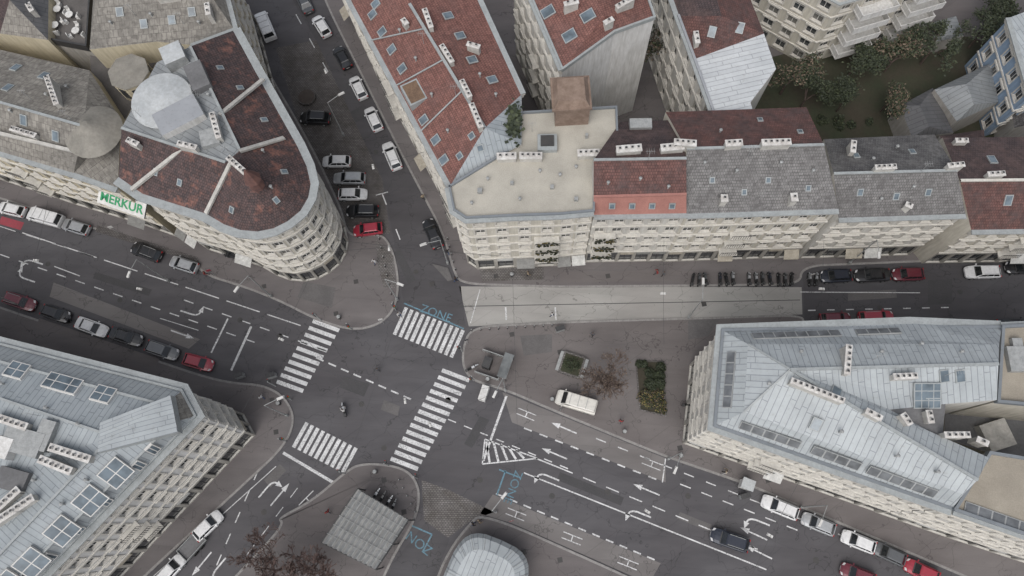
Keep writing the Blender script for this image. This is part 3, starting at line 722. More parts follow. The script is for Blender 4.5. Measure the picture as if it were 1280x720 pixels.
b=building('tall_building_with_firewall',pts,[([0,1,6,5],T_OR),([1,2,6],T_OR),([2,3,6],T_OR),([3,4,5,6],T_OR)],{(0,1):dict(shop=False,wall=CREAML)},WHITEW,n=6,bay=2.6,corn=.4)
parapet(b,[(640,-60,z),(703,87,z),(768,40,z),(818,22,z),(790,-60,z)],.25,.25,TRIMG)
for x,y in [(712,45),(685,15),(735,20)]: skylight(b,x,y,1.3,1.6)
for a in [(705,15,722,8),(770,15,790,8),(755,35,765,30)]: chimney(b,*a)
b.done()
z=16.5
pts=[(820,-60,z),(848,20,z),(868,74,z),(900,163,z),(945,150,z),(938,128,z),(970,86,z),(955,42,z),(915,-60,z),(902,20,19),(880,-60,19)]
b=building('rear_house_with_zinc_roof',pts,[([0,1,9,10],T_DK),([1,2,7,9],T_RED),([9,7,8,10],T_RED),([2,3,4,5,6,7],S_WH)],{(0,1):dict(shop=False),(1,2):dict(shop=False),(2,3):dict(shop=False)},CREAML,n=5)
parapet(b,[(848,20,z),(868,74,z),(900,163,z),(945,150,z)],.25,.3,S_WH,False)
for a in [(868,45,870,60)]: chimney(b,*a)
for x,y in [(890,40),(925,35)]: skylight(b,x,y)
b.done()
z=14
pts=[(900,-110,z),(950,-52,z),(1050,2,z),(1200,-42,z),(1215,-110,z)]
b=building('beige_apartment_block',pts,[([0,1,2,3,4],GRAVT)],{(1,2):dict(shop=False),(2,3):dict(shop=False,bal=False)},CREAM,n=5,bay=3.0,ww=1.5)
parapet(b,pts,.6,.3,TRIM)
A=P(1050,2,z);B=P(1200,-42,z);d=(B-A).normalized();n=Vector((d.y,-d.x,0))
for zz in (3,5.8,8.6,11.4):
    for u in (5.5,13.5):
        c=A+d*u+n*1.0; b['balconies'].box(c,d,5.2,2.0,zz-.2,zz,WHITEW); b['balconies'].box(c+n*.94,d,5.2,.1,zz,zz+1,WHITEW); b['balconies'].box(c+d*2.5,d,.1,1.8,zz,zz+.98,WHITEW); b['balconies'].box(c-d*2.5,d,.1,1.8,zz,zz+.98,WHITEW)
b.done()
b=building('blue_house',[(1262,22,11),(1290,118,11),(1420,80,11),(1400,-30,11)],[([0,1,2,3],S_LT)],{(0,1):dict(shop=False,bal=False),(1,2):dict(shop=False)},BLUEW,n=3)
b.done()
def hip(name,c,z,e,mat,wall=GREYW):
    cx=sum(p[0] for p in c)/4;cy=sum(p[1] for p in c)/4
    m1=((c[0][0]+c[1][0])/2*.55+cx*.45,(c[0][1]+c[1][1])/2*.55+cy*.45,z+e);m2=((c[2][0]+c[3][0])/2*.55+cx*.45,(c[2][1]+c[3][1])/2*.55+cy*.45,z+e)
    b=building(name,[(*p,z) for p in c]+[m1,m2],[([0,1,4],mat),([1,2,5,4],mat),([2,3,5],mat),([3,0,4,5],mat)],{},wall); b.done()
hip('garden_house',[(1168,112),(1240,78),(1248,128),(1196,152)],5,2,S_GR)
hip('garden_shed',[(1125,132),(1166,110),(1192,166),(1140,172)],4,1.2,S_DK)
hip('garden_shed',[(1160,30),(1195,20),(1205,45),(1170,52)],3.2,.8,S_GR)
hip('garden_shed',[(1175,170),(1230,162),(1232,186),(1180,190)],5,1,T_DK)
hip('garden_shed',[(1262,128),(1300,118),(1310,150),(1268,160)],4.5,1,T_CHAR)
# right hand building
z=18
pts=[(903,413,z),(1138,404,z),(1252,409,z),(1248,455,21.2),(988,462,21.8),(893,532,z),(1190,636,z),(1222,600,21.2),(1246,500,19.8),(1182,505,19.8),(1112,512,20.2),(1178,548,19.8),(1236,572,19.8),(935,430,20),(930,515,20),(1204,618,20),(1249,430,20)]
f=[([0,1,2,16,13],S_LT),([13,16,3,4],S_LT),([0,13,14,5],S_LT),([13,4,14],S_LT),([5,14,15,6],S_LT),([14,4,7,15],S_LT),([4,3,8,9,10],S_LT),([4,10,11,12,7],S_LT),([9,11,10],FLATG)]
b=building('zinc_roofed_office_building',pts,f,{(0,5):{},(5,6):{},(0,1):{},(1,2):{}},CREAML,n=6,bay=2.4,corn=.6)
parapet(b,[(1252,409,z),(903,413,z),(893,532,z),(1190,636,z)],.25,.3,S_BL,False)
ridge(b,(988,462,21.82),(1248,455,21.22),.3,.15,TRIMG);ridge(b,(988,462,21.82),(1222,600,21.22),.3,.15);ridge(b,(988,462,21.8),(935,430,20.05),.2,.1);ridge(b,(988,462,21.8),(930,515,20.05),.2,.1)
def band(b,p1,p2,w,mat=G5):
    A=hit(*p1)[0];n1=hit(*p1)[1];B=hit(*p2)[0]; u=(B-A).normalized(); v=n1.cross(u).normalized()*w/2; h=n1*.15
    c=[A-v,B-v,B+v,A+v]; S=b['window_bands']; t=[q+h for q in c]
    for i in range(4): S.add([c[i],c[(i+1)%4],t[(i+1)%4],t[i]],STEEL)
    S.add(t,STEEL)
    L=(B-A).length; k=max(1,int(L/1.1))
    for i in range(k):
        a=A+u*(L*(i+.06)/k)+h*1.1;e=A+u*(L*(i+.94)/k)+h*1.1
        S.add([a-v*.85,e-v*.85,e+v*.85,a+v*.85],mat)
band(b,(940,421),(1050,417),1.0);band(b,(1070,416),(1125,414),.9);band(b,(915,440),(909,510),1.0)
band(b,(925,530),(1000,556),1.0);band(b,(1015,561),(1075,583),1.1);band(b,(1085,586),(1170,617),1.1)
for a in [(1052,437,1054,470),(985,478,1050,503),(1078,515,1096,525),(1112,473,1140,472),(1120,520,1132,532),(1175,545,1190,548),(1155,515,1158,530),(1215,550,1228,556)]: chimney(b,*a,h=1.1)
for x,y in [(1150,488),(1165,488),(1150,500),(1165,500)]: skylight(b,x,y,1.5,1.6,TRIMG,(1,0),.3,2,2)
for x,y in [(1045,490),(1020,530),(1180,470),(1200,470)]: skylight(b,x,y,1,1.3)
antenna(b,1090,450);antenna(b,1180,470,3);vents(b,[(1000,440),(1100,440),(1150,430),(1200,440),(1050,540),(1120,570),(1170,590),(960,480)])
b.done()
b=building('gravel_roofed_annex',[(1252,409,18.2),(1440,400,18.2),(1440,520,18.2),(1246,502,18.2)],[([0,1,2,3],GRAVT)],{(0,1):{}},CREAM,n=5)
parapet(b,[(1252,409,18.2),(1440,400,18.2),(1440,520,18.2),(1246,502,18.2)],.4,.3,S_BL)
boxon(b,1275,450,3,2.6,.7,(1,0),STEEL);boxon(b,1268,430,1,1,.6)
b.done()
b=building('gravel_roofed_annex',[(1236,566,18.2),(1440,600,18.2),(1440,720,18.2),(1305,676,18.2),(1192,637,18.2)],[([0,1,2,3,4],GRAVT)],{(3,4):{},(2,3):{}},CREAML,n=6)
parapet(b,[(1236,566,18.2),(1440,600,18.2),(1440,720,18.2),(1305,676,18.2),(1192,637,18.2)],.4,.3,S_BL)
band(b,(1205,634),(1290,664),1.2)
b.done()
b=building('courtyard_wing',[(1182,507,9),(1440,522,9),(1440,598,9),(1236,566,9),(1180,548,9)],[([0,1,2,3,4],FLATG)],{},CREAM)
boxon(b,1240,545,3,3,1.2,(1,.3),CHIM); b.done()
# bottom left building
z=18
pts=[(-260,350,z),(0,430,z),(228,488,z),(245,520,z),(30,742,z),(-80,860,z),(-260,380,20),(0,452,20),(205,506,20),(216,528,20),(0,745,20),(-120,860,20),(-260,425,21.6),(0,498,21.6),(140,545,21.8),(-40,735,21.6),(-160,860,21.6),(-260,600,21),(20,590,21)]
f=[([0,1,7,6],S_LT),([1,2,8,7],S_LT),([2,3,9,8],T_TAN),([3,4,10,9],S_LT),([4,5,11,10],S_LT),([6,7,13,12],S_BL),([7,8,14,13],S_BL),([8,9,14],S_LT),([9,10,15,14],S_BL),([10,11,16,15],S_BL),([12,13,18,17],S_BL),([13,14,18],S_BL),([14,15,18],S_BL),([15,16,17,18],S_BL)]
b=building('zinc_roofed_corner_building',pts,f,{(0,1):{},(1,2):{},(2,3):dict(bay=2.0),(3,4):dict(bay=2.3),(4,5):{}},WHITEW,n=6,corn=.7)
parapet(b,[(0,430,z),(228,488,z),(245,520,z),(30,742,z)],.3,.25,TRIMG,False)
for p1,p2 in [((0,498,21.65),(140,545,21.85)),((140,545,21.85),(-40,735,21.65)),((140,545,21.85),(205,506,20.05)),((205,506,20.05),(0,452,20.05)),((216,528,20.05),(0,745,20.05))]: ridge(b,p1,p2,.25,.12)
u1=pdir(0,452,205,506,20.6); u2=pdir(216,528,0,745,20.6)
for x,y in [(22,464),(70,478),(88,483),(130,494)]: skylight(b,x,y,2.1,1.8,FRAME,u1,.3,2,2)
for x,y in [(145,590),(113,624),(78,662),(40,702),(10,730)]: skylight(b,x,y,2.4,2.4,FRAME,u2,.4,2,2)
for x,y in [(190,560),(172,580),(130,625),(95,660),(60,695)]: skylight(b,x,y,.9,1.5,FRAME,u2,.3,2,1)
for a in [(0,522,40,535),(60,575,95,590),(70,560,118,575),(0,640,30,612),(0,655,48,622)]: chimney(b,*a,h=1.0,w=.8)
boxon(b,35,553,4,2.4,1,u1,STEEL);boxon(b,10,560,2,2,1.2,u1,WHITEW);boxon(b,60,545,1.5,3,.8,u1,STEEL); boxon(b,20,600,3,2,.8,u1,FLATG)
c0,c1,c2,c3=P(125,528,22.4),P(213,494,20.6),P(222,540,20.6),P(122,566,22.2)
b['corner_hip'].add([c0,c1,c2,c3][::-1],S_LT,[(0,0),(0,9),(5,9),(5,0)])
for q0,q1 in ((c0,c1),(c1,c2),(c2,c3),(c3,c0)): b['corner_hip'].add([q0,q1,q1-Vector((0,0,1.2)),q0-Vector((0,0,1.2))],TRIMG)
antenna(b,50,520);antenna(b,30,640);vents(b,[(100,530),(60,510),(110,600),(80,630),(20,545),(45,600),(5,480)])
b.done()
# ---------------------------------------------------------------- canopy and pavilion
c=Obj('market_canopy')
C4=[(447,611),(511,650),(470,712),(402,678)]; zc=4.2
W=[P(x,y,zc) for x,y in C4]
nS=11
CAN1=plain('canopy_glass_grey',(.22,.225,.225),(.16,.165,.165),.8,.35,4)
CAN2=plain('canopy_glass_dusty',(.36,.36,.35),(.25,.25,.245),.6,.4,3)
for i in range(nS):
    a=W[0].lerp(W[1],i/nS);bq=W[3].lerp(W[2],i/nS);a2=W[0].lerp(W[1],(i+.93)/nS);b2=W[3].lerp(W[2],(i+.93)/nS)
    up=Vector((0,0,.22)); am=(a+a2)/2+up; bm=(bq+b2)/2+up
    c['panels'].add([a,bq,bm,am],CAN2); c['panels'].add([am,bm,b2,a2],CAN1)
    c['beams'].tube(a2,b2,.05,.05,STEEL)
for k in range(1,6):
    a=W[0].lerp(W[3],k/6)+Vector((0,0,.24));e=W[1].lerp(W[2],k/6)+Vector((0,0,.24)); c['beams'].tube(a,e,.035,.035,STEEL)
for w in W+[(W[0]+W[3])/2,(W[1]+W[2])/2]: c['posts'].cyl(w,.09,.09,.13,zc,DARKM,8)
for i in range(4): c['beams'].tube(W[i],W[(i+1)%4],.09,.09,DARKM)
c.done()
c=Obj('station_pavilion')
ctr=P(602,735,5); u=pdir(602,735,640,752,5); v=Vector((-u.y,u.x))
def oval(k,z,n=28): 
    return [Vector((ctr.x+u.x*math.copysign(abs(math.cos(t))**.6,math.cos(t))*4.6*k+v.x*math.copysign(abs(math.sin(t))**.6,math.sin(t))*5.5*k,ctr.y+u.y*math.copysign(abs(math.cos(t))**.6,math.cos(t))*4.6*k+v.y*math.copysign(abs(math.sin(t))**.6,math.sin(t))*5.5*k,z)) for t in [2*math.pi*i/n for i in range(n)]]
rings=[oval(.92,.13),oval(.95,3.2),oval(1,3.3),oval(1.0,3.7),oval(.92,4.4),oval(.7,4.9)]
ms=[G4,TRIMG,TRIMG,S_LT,S_LT]
for r in range(5):
    for i in range(28):
        j=(i+1)%28; c['shell'].add([rings[r][i],rings[r][j],rings[r+1][j],rings[r+1][i]],ms[r],[(i*.9,r),(i*.9+.9,r),(i*.9+.9,r+1),(i*.9,r+1)])
c['shell'].add(rings[5],S_LT,[(p.x*u.x+p.y*u.y,p.x*v.x+p.y*v.y) for p in rings[5]])
for i in range(0,28,2): c['ribs'].tube(rings[3][i],rings[4][i],.04,.04,STEEL); c['ribs'].tube(rings[4][i],rings[5][i],.04,.04,STEEL)
c.done()
# ---------------------------------------------------------------- vehicles
PC={'white':carpaint('car_paint_white',(.70,.70,.70),0),'black':carpaint('car_paint_black',(.018,.018,.02),.2),'red':carpaint('car_paint_red',(.33,.025,.045),.1),'dred':carpaint('car_paint_dark_red',(.13,.018,.03),.2),'silver':carpaint('car_paint_silver',(.42,.43,.44),.4),'grey':carpaint('car_paint_grey',(.12,.125,.13),.4),'navy':carpaint('car_paint_navy',(.022,.027,.042),.3),'cream':carpaint('car_paint_cream',(.64,.62,.57),0)}
KIND={'hatch':(4.1,1.76,1.48,.24,.40,.84,.965,.93),'sedan':(4.6,1.8,1.44,.27,.42,.72,.85,.97),'estate':(4.6,1.82,1.48,.26,.40,.88,.975,.94),'suv':(4.5,1.86,1.68,.24,.37,.86,.97,1.05),'van':(5.3,1.98,2.15,.14,.27,.965,.985,1.15)}
CM={}
def car_mesh(kind,col):
    key=(kind,col)
    if key in CM: return CM[key]
    L,W,H,wb,rs,re,rb,belt=KIND[kind]; pm=PC[col]; p=Part(); hw=W/2
    st=[(0,.62,.45),(.015,.78,.62),(.05,.88,.70),(.12,.96,.80),(.22,1,.88),(wb+.06,1,belt),(.5,1,belt),(.7,1,belt),(.86,.985,belt),(.94,.95,belt*.985),(.985,.88,belt*.95),(1,.78,belt*.8)]
    if kind=='van': st=[(0,.7,.6),(.015,.85,.85),(.05,.94,1.0),(.10,.98,1.08),(.14,1,belt),(.3,1,belt),(.5,1,belt),(.7,1,belt),(.86,1,belt),(.95,.99,belt),(.99,.97,belt),(1,.93,belt)]
    secs=[]
    for t,w,zt in st:
        x=L/2-t*L; ww=hw*w
        zb=.22 if .03<t<.97 else .32
        half=[(ww*.9,zb),(ww*.985,.38),(ww,.58),(ww*.985,max(.6,zt-.12)),(ww*.93,max(.62,zt-.02)),(ww*.55,max(.63,zt+.02)),(0,max(.64,zt+.035))]
        secs.append([Vector((x,-y,zz)) for y,zz in half]+[Vector((x,y,zz)) for y,zz in half[-2::-1]])
    for a,b in zip(secs,secs[1:]):
        for i in range(len(a)-1): p.add([a[i],a[i+1],b[i+1],b[i]],DARKM if i in(0,len(a)-2) else pm)
    p.add(secs[0],pm);p.add(secs[-1][::-1],pm)
    X=lambda t:L/2-t*L
    bw=hw*.9;tw=hw*(.74 if kind!='van' else .84); zb=belt-.02; zt=H-.05
    base=[Vector((X(wb),-bw*.93,zb)),Vector((X(wb),bw*.93,zb)),Vector((X(rb),bw*.92,zb)),Vector((X(rb),-bw*.92,zb))]
    top=[Vector((X(rs),-tw*.95,zt)),Vector((X(rs),tw*.95,zt)),Vector((X(re),tw*.93,zt)),Vector((X(re),-tw*.93,zt))]
    def quad(a,b,c,d,m): p.add([a,b,c,d],m)
    for i in range(4):
        j=(i+1)%4; quad(base[i],base[j],top[j],top[i],pm)
        A,B,C,D=base[i],base[j],top[j],top[i]; nn=((B-A).cross(D-A)).normalized()
        cen=(A+B+C+D)/4
        if nn.dot(cen-Vector((0,0,cen.z)))<0: nn=-nn
        def g(u,v): return (A.lerp(B,u)).lerp(D.lerp(C,u),v)+nn*.012
        if i in(1,3):
            if kind=='van':
                r=[(.04,.22)] if i==1 else [(.78,.96)]
            else: r=[(.05,.36),(.39,.66),(.69,.93)]
        else: r=[(.05,.95)]
        for a0,a1 in r: quad(g(a0,.1),g(a1,.1),g(a1,.9),g(a0,.9),CGLASS)
    ins=[t.lerp(Vector(((X(rs)+X(re))/2,0,zt)),.12)+Vector((0,0,.05)) for t in top]
    for i in range(4):
        j=(i+1)%4; quad(top[i],top[j],ins[j],ins[i],pm)
    p.add(ins,pm)
    if kind in('suv','estate'):
        for s in(-1,1): p.box(((X(rs)+X(re))/2,s*tw*.88),(1,0),(re-rs)*L*.85,.05,zt+.02,zt+.1,STEEL)
    if kind=='van':
        for t in(.35,.55,.75): p.box((X(t),0),(1,0),.06,tw*1.7,zt+.03,zt+.08,STEEL)
    for wx in (L*.31,-L*.30):
        for s in(-1,1):
            n=14;y0=s*(hw-.2);y1=s*(hw+.005);r=.33
            a=[Vector((wx+r*math.cos(2*math.pi*k/n),y0,.33+r*math.sin(2*math.pi*k/n))) for k in range(n)];b=[Vector((q.x,y1,q.z)) for q in a]
            for k in range(n): p.add([a[k],a[(k+1)%n],b[(k+1)%n],b[k]],RUB)
            p.add(b,RUB); c=[Vector((wx+(q.x-wx)*.62,y1+s*.006,.33+(q.z-.33)*.62)) for q in b]; p.add(c,STEEL)
    for s in(-1,1):
        p.box((X(wb+.05),s*(hw+.07)),(1,s*.1),.14,.2,belt-.05,belt+.12,pm)
        zf=.66 if kind!='van' else .85
        p.add([Vector((X(.012),s*hw*.45,zf)),Vector((X(.045),s*hw*.83,zf+.03)),Vector((X(.10),s*hw*.86,zf+.15)),Vector((X(.06),s*hw*.5,zf+.13))],LAMPW)
        p.box((X(.985),s*hw*.74),(1,0),.1,.26,belt-.28,belt-.04,LAMPR)
    p.box((X(1.0),0),(1,0),.03,.5,.55,.66,LAMPW); p.box((X(0)+.0,0),(1,0),.04,.5,.4,.5,LAMPW)
    if kind!='van': p.box((X(wb)-.0,0),(1,0),.12,hw*1.5,belt+.0,belt+.03,DARKM)
    CM[key]=p.mesh('car_body'); return CM[key]
def car(x,y,x2,y2,kind,col,name='parked_car',sc=1):
    c=P(x,y,.6); d=pdir(x,y,x2,y2)
    o=link(bpy.data.objects.new(name,car_mesh(kind,col))); o.location=(c.x,c.y,.005); o.rotation_euler=(0,0,math.atan2(d.y,d.x)+random.uniform(-.03,.03)); o.scale=(sc,sc,sc)
    return o
for x,y,dx,dy,k,c in [(332,33,-13,-28,'van','white'),(402,33,-16,-27,'hatch','white'),(428,72,-14,-27,'hatch','black'),(448,110,-12,-26,'hatch','white'),(467,149,-12,-26,'hatch','white'),(490,195,-11,-26,'estate','white'),(541,292,-11,-26,'sedan','black'),(380,2,-14,-27,'sedan','grey'),
 (394,148,-30,-1,'suv','black'),(421,202,-30,0,'hatch','white'),(437,223,-30,0,'estate','silver'),(441,243,30,0,'hatch','white'),(453,264,-30,-1,'estate','black'),(460,287,-30,4,'hatch','red'),
 (15,262,-30,-8,'hatch','white'),(57,272,-30,-8,'van','white'),(95,284,-30,-9,'hatch','silver'),(183,315,-30,-11,'estate','black'),(230,331,-30,-10,'hatch','silver'),(-30,248,-30,-9,'sedan','grey'),
 (25,377,30,9,'estate','dred'),(70,392,30,10,'hatch','black'),(115,409,30,10,'sedan','white'),(158,421,30,9,'sedan','black'),(203,438,30,10,'estate','grey'),(248,453,30,9,'hatch','red'),
 (1045,345,-30,1,'hatch','navy'),(1090,344,-30,1,'sedan','black'),(1135,343,-30,1,'hatch','dred'),(1228,340,-30,1,'estate','white'),(1278,334,-30,1,'suv','black'),
 (1044,399,30,-1,'hatch','dred'),(1095,397,30,-1,'estate','red'),(1268,407,30,0,'sedan','black'),
 (975,634,-30,-12,'estate','white'),(1023,655,-30,-12,'hatch','silver'),(1073,677,-30,-12,'hatch','white'),(1111,692,-30,-13,'hatch','grey'),(1152,714,-30,-13,'hatch','red'),(1072,718,-30,-12,'hatch','dred'),
 (260,657,20,-20,'hatch','white'),(214,712,20,-22,'hatch','white')]:
    car(x,y,x+dx,y+dy,k,c,'parked_van' if k=='van' else 'parked_car',.97)
car(912,675,882,664,'estate','navy','driving_car',1.0)
car(297,316,267,308,'hatch','black','parked_car')
o=car(720,503,690,494,'van','cream','delivery_van',.98)
o.location.z=.135
t=Obj('flatbed_trailer'); c=P2(240,682,.8); d=pdir(240,682,260,660); T=t['body']
T.box(c,d,3.2,1.8,.5,.7,DARKM);
for s in(-1,1):
    T.box(c+Vector((-d.y,d.x))*s*.88,d,3.2,.06,.7,1.1,STEEL); T.box(c+d*s*1.57,d,.06,1.7,.7,1.09,STEEL)
    for k in(-.5,.5): 
        q=c+Vector((-d.y,d.x))*s*.85+d*k; T.tube((q.x,q.y,.3),(q.x+(-d.y)*s*.18,q.y+d.x*s*.18,.3),.3,.3,RUB,12)
T.box(c,d,3.0,1.68,.71,.78,FLATG); T.tube((*(c+d*1.6),.5),(*(c+d*2.7),.5),.05,.05,STEEL); t.done()
def bike_mesh(col):
    p=Part()
    for x in(-.65,.65):
        n=14
        for k in range(n):
            a=2*math.pi*k/n;b=2*math.pi*(k+1)/n; p.tube((x+.27*math.cos(a),0,.31+.27*math.sin(a)),(x+.27*math.cos(b),0,.31+.27*math.sin(b)),.06,.06,RUB,6)
        p.tube((x,-.05,.31),(x,.05,.31),.1,.1,STEEL,8)
    p.box((0,0),(1,0),.75,.3,.28,.62,DARKM); p.box((.15,0),(1,0),.5,.34,.62,.86,col,None,.75); p.box((-.4,0),(1,0),.75,.3,.68,.82,RUB,None,.85)
    p.tube((.65,0,.31),(.45,0,.98),.045,.04,STEEL); p.tube((.42,-.36,1.0),(.42,.36,1.0),.025,.025,DARKM); p.box((.55,0),(1,0),.2,.26,.75,1.05,col,None,.7)
    p.box((-.78,0),(1,0),.34,.34,.75,1.02,DARKM); 
    for s in(-1,1): p.tube((.42,s*.3,1.0),(.45,s*.42,1.14),.015,.015,DARKM); 
    p.box((.66,0),(1,0),.5,.14,.6,.66,col)
    return p.mesh('motorbike')
bms=[bike_mesh(PC['black']),bike_mesh(PC['navy']),bike_mesh(PC['silver']),bike_mesh(PC['grey'])]
for i,x in enumerate([864,872,880,898,906,914,934,943,951,960,971,979,987,1010,1018]):
    q=P(x,350+random.uniform(-1,1),.13); o=link(bpy.data.objects.new('parked_motorbike',random.choice(bms))); o.location=(q.x,q.y,.13 if x<1000 else .01); o.rotation_euler=(math.radians(8),0,math.radians(85+random.uniform(-12,12)))
for x,y,a in [(470,618,1.0),(478,622,1.1),(486,627,1.0),(492,632,1.2),(860,505,.2),(590,460,.5)]:
    q=P(x,y,.13); o=link(bpy.data.objects.new('parked_motorbike',random.choice(bms))); o.location=(q.x,q.y,.13); o.rotation_euler=(math.radians(8),0,a)
# ---------------------------------------------------------------- people
def person_mesh(name,top,bot,stride=.28,seated=False):
    me=bpy.data.meshes.new(name+'_skel')
    if not seated:
        V=[(0,0,.95),(0,0,1.15),(0,0,1.38),(0,0,1.5),(.02,0,1.62),(.02,0,1.72),
           (0,.19,1.4),(-.12,.25,1.13),(.05,.26,.9),(.1,.26,.82),(0,-.19,1.4),(.1,-.25,1.13),(.28,-.25,.95),(.34,-.25,.88),
           (0,.1,.9),(stride*.6,.1,.5),(stride*.8,.1,.09),(stride*.8+.17,.1,.04),(0,-.1,.9),(-stride*.3,-.1,.5),(-stride,-.1,.12),(-stride+.16,-.1,.04)]
    else:
        V=[(-.1,0,.85),(-.08,0,1.05),(.0,0,1.28),(.03,0,1.4),(.07,0,1.5),(.07,0,1.6),
           (.0,.19,1.3),(.1,.26,1.08),(.36,.32,1.05),(.42,.33,1.04),(.0,-.19,1.3),(.1,-.26,1.08),(.36,-.32,1.05),(.42,-.33,1.04),
           (-.08,.12,.83),(.3,.2,.75),(.2,.2,.35),(.36,.2,.32),(-.08,-.12,.83),(.3,-.2,.75),(.2,-.2,.35),(.36,-.2,.32)]
    E=[(0,1),(1,2),(2,3),(3,4),(4,5),(2,6),(6,7),(7,8),(8,9),(2,10),(10,11),(11,12),(12,13),(0,14),(14,15),(15,16),(16,17),(0,18),(18,19),(19,20),(20,21)]
    rad=[.15,.14,.16,.06,.1,.09,.075,.055,.04,.035,.075,.055,.04,.035,.1,.07,.05,.045,.1,.07,.05,.045]
    me.from_pydata(V,E,[]); o=bpy.data.objects.new('tmp',me); link(o)
    o.modifiers.new('s','SKIN'); 
    for i,r in enumerate(rad): me.skin_vertices[0].data[i].radius=(r,r); me.skin_vertices[0].data[i].use_root=(i==0)
    m=o.modifiers.new('u','SUBSURF'); m.levels=1
    dg=bpy.context.evaluated_depsgraph_get(); dg.update()
    nm=bpy.data.meshes.new_from_object(o.evaluated_get(dg)); bpy.data.objects.remove(o)
    nm.materials.clear()
    skin=plain('skin',(.5,.32,.24),(.45,.28,.2),2,.6); hair=plain('hair',(.05,.03,.02),(.07,.045,.03),2,.7)
    for mm in (top,bot,skin,hair,RUB): nm.materials.append(mm)
    hz=V[4][2]
    for pl in nm.polygons:
        c=pl.center; k=0
        if c.z>hz-.12: k=3 if (c.z>hz+.04 or c.x<V[4][0]-.02) else 2
        elif c.z<V[0][2]-.02 and abs(c.y)<.23: k=1 if c.z>(.12 if not seated else .36) else 4
        if (Vector(c)-Vector(V[9])).length<.07 or (Vector(c)-Vector(V[13])).length<.07: k=2
        pl.material_index=k; pl.use_smooth=True
    return nm
cl={n:plain('cloth_'+n,c,None,3,.9) for n,c in {'dark':(.02,.02,.025),'blue':(.04,.07,.16),'beige':(.35,.28,.2),'red':(.3,.04,.04),'grey':(.12,.12,.13),'white':(.6,.6,.6)}.items()}
pm_=[person_mesh('p',cl['dark'],cl['blue']),person_mesh('p',cl['beige'],cl['dark'],.2),person_mesh('p',cl['red'],cl['grey'],.3),person_mesh('p',cl['grey'],cl['dark'],.12),person_mesh('p',cl['white'],cl['blue'],.25)]
for i,(x,y,a,zz) in enumerate([(592,655,.4,.13),(600,652,.6,.13),(775,528,1.2,.13),(474,464,2.0,0.005),(330,498,2.2,.13),(560,318,1.9,.13),(660,345,.1,.13),(820,343,3.1,.13),(828,345,3.1,.13),(470,330,4,.13),(880,560,5.8,.13),(905,590,2.6,.13),(260,345,.3,.13),(90,402,3.3,.13),(500,395,5.5,.01),(570,352,0,.13),(640,700,1,.13),(412,640,2,.13),(740,420,4,.13),(690,395,3.1,.01),(1150,322,0,.13),(530,250,1.9,.13)]):
    q=P(x,y); o=link(bpy.data.objects.new('pedestrian',pm_[i%5])); o.location=(q.x,q.y,zz); o.rotation_euler=(0,0,a)
q=P(430,512,.5); e=link(bpy.data.objects.new('scooter_with_rider',None)); e.location=(q.x,q.y,.005); e.rotation_euler=(0,0,1.9)
o=link(bpy.data.objects.new('scooter',bms[2])); o.parent=e
o=link(bpy.data.objects.new('rider',person_mesh('r',cl['white'],cl['dark'],seated=True))); o.parent=e; o.location=(-.15,0,0)
# ---------------------------------------------------------------- vegetation
def tree(name,x,y,h,cr,seed,lm,nleaf,ls,bark=BARK,z0=.13,spread=.9,depth=5,minr=.02):
    rnd=random.Random(seed); o=Obj(name); B=o['trunk_and_limbs'];Lf=o['foliage']; base=P(x,y,0); base.z=z0; tips=[]
    def grow(p,d,l,r,dep):
        q=p+d*l; B.tube(p,q,max(r,minr),max(r*.68,minr*.8),bark,6 if dep<2 else (4 if dep<4 else 3))
        if dep>=2: tips.append(q)
        if dep>=depth: return
        for k in range(3):
            a=rnd.uniform(0,6.283); s=rnd.uniform(.35,.95)*spread
            o1=d.orthogonal().normalized(); o2=d.cross(o1); nd=(d+(o1*math.cos(a)+o2*math.sin(a))*s+Vector((0,0,.08))).normalized()
            grow(q,nd,l*rnd.uniform(.62,.85),r*.62,dep+1)
    grow(base,Vector((0,0,1)),h*.27,h*.022,0)
    ax=sorted((Vector((t.x-base.x,t.y-base.y)).length for t in tips))[int(len(tips)*.96)]; sc=cr/ax
    for i,v in enumerate(B.v):
        k=max(0,min(1,(v[2]-z0-h*.25)/(h*.15))); s_=1+(sc-1)*k
        B.v[i]=(base.x+(v[0]-base.x)*s_,base.y+(v[1]-base.y)*s_,v[2])
    for k in range(nleaf):
        t=rnd.choice(tips); q=Vector((base.x+(t.x-base.x)*sc,base.y+(t.y-base.y)*sc,t.z))+Vector((rnd.gauss(0,.3),rnd.gauss(0,.3),rnd.gauss(0,.25)))
        a=Vector((rnd.gauss(0,1),rnd.gauss(0,1),rnd.gauss(0,.6))).normalized(); c=a.orthogonal().normalized(); s=ls*rnd.uniform(.6,1.3)
        Lf.add([q-a*s,q+c*s*.6,q+a*s,q-c*s*.6],rnd.choice(lm))
    return o.done()
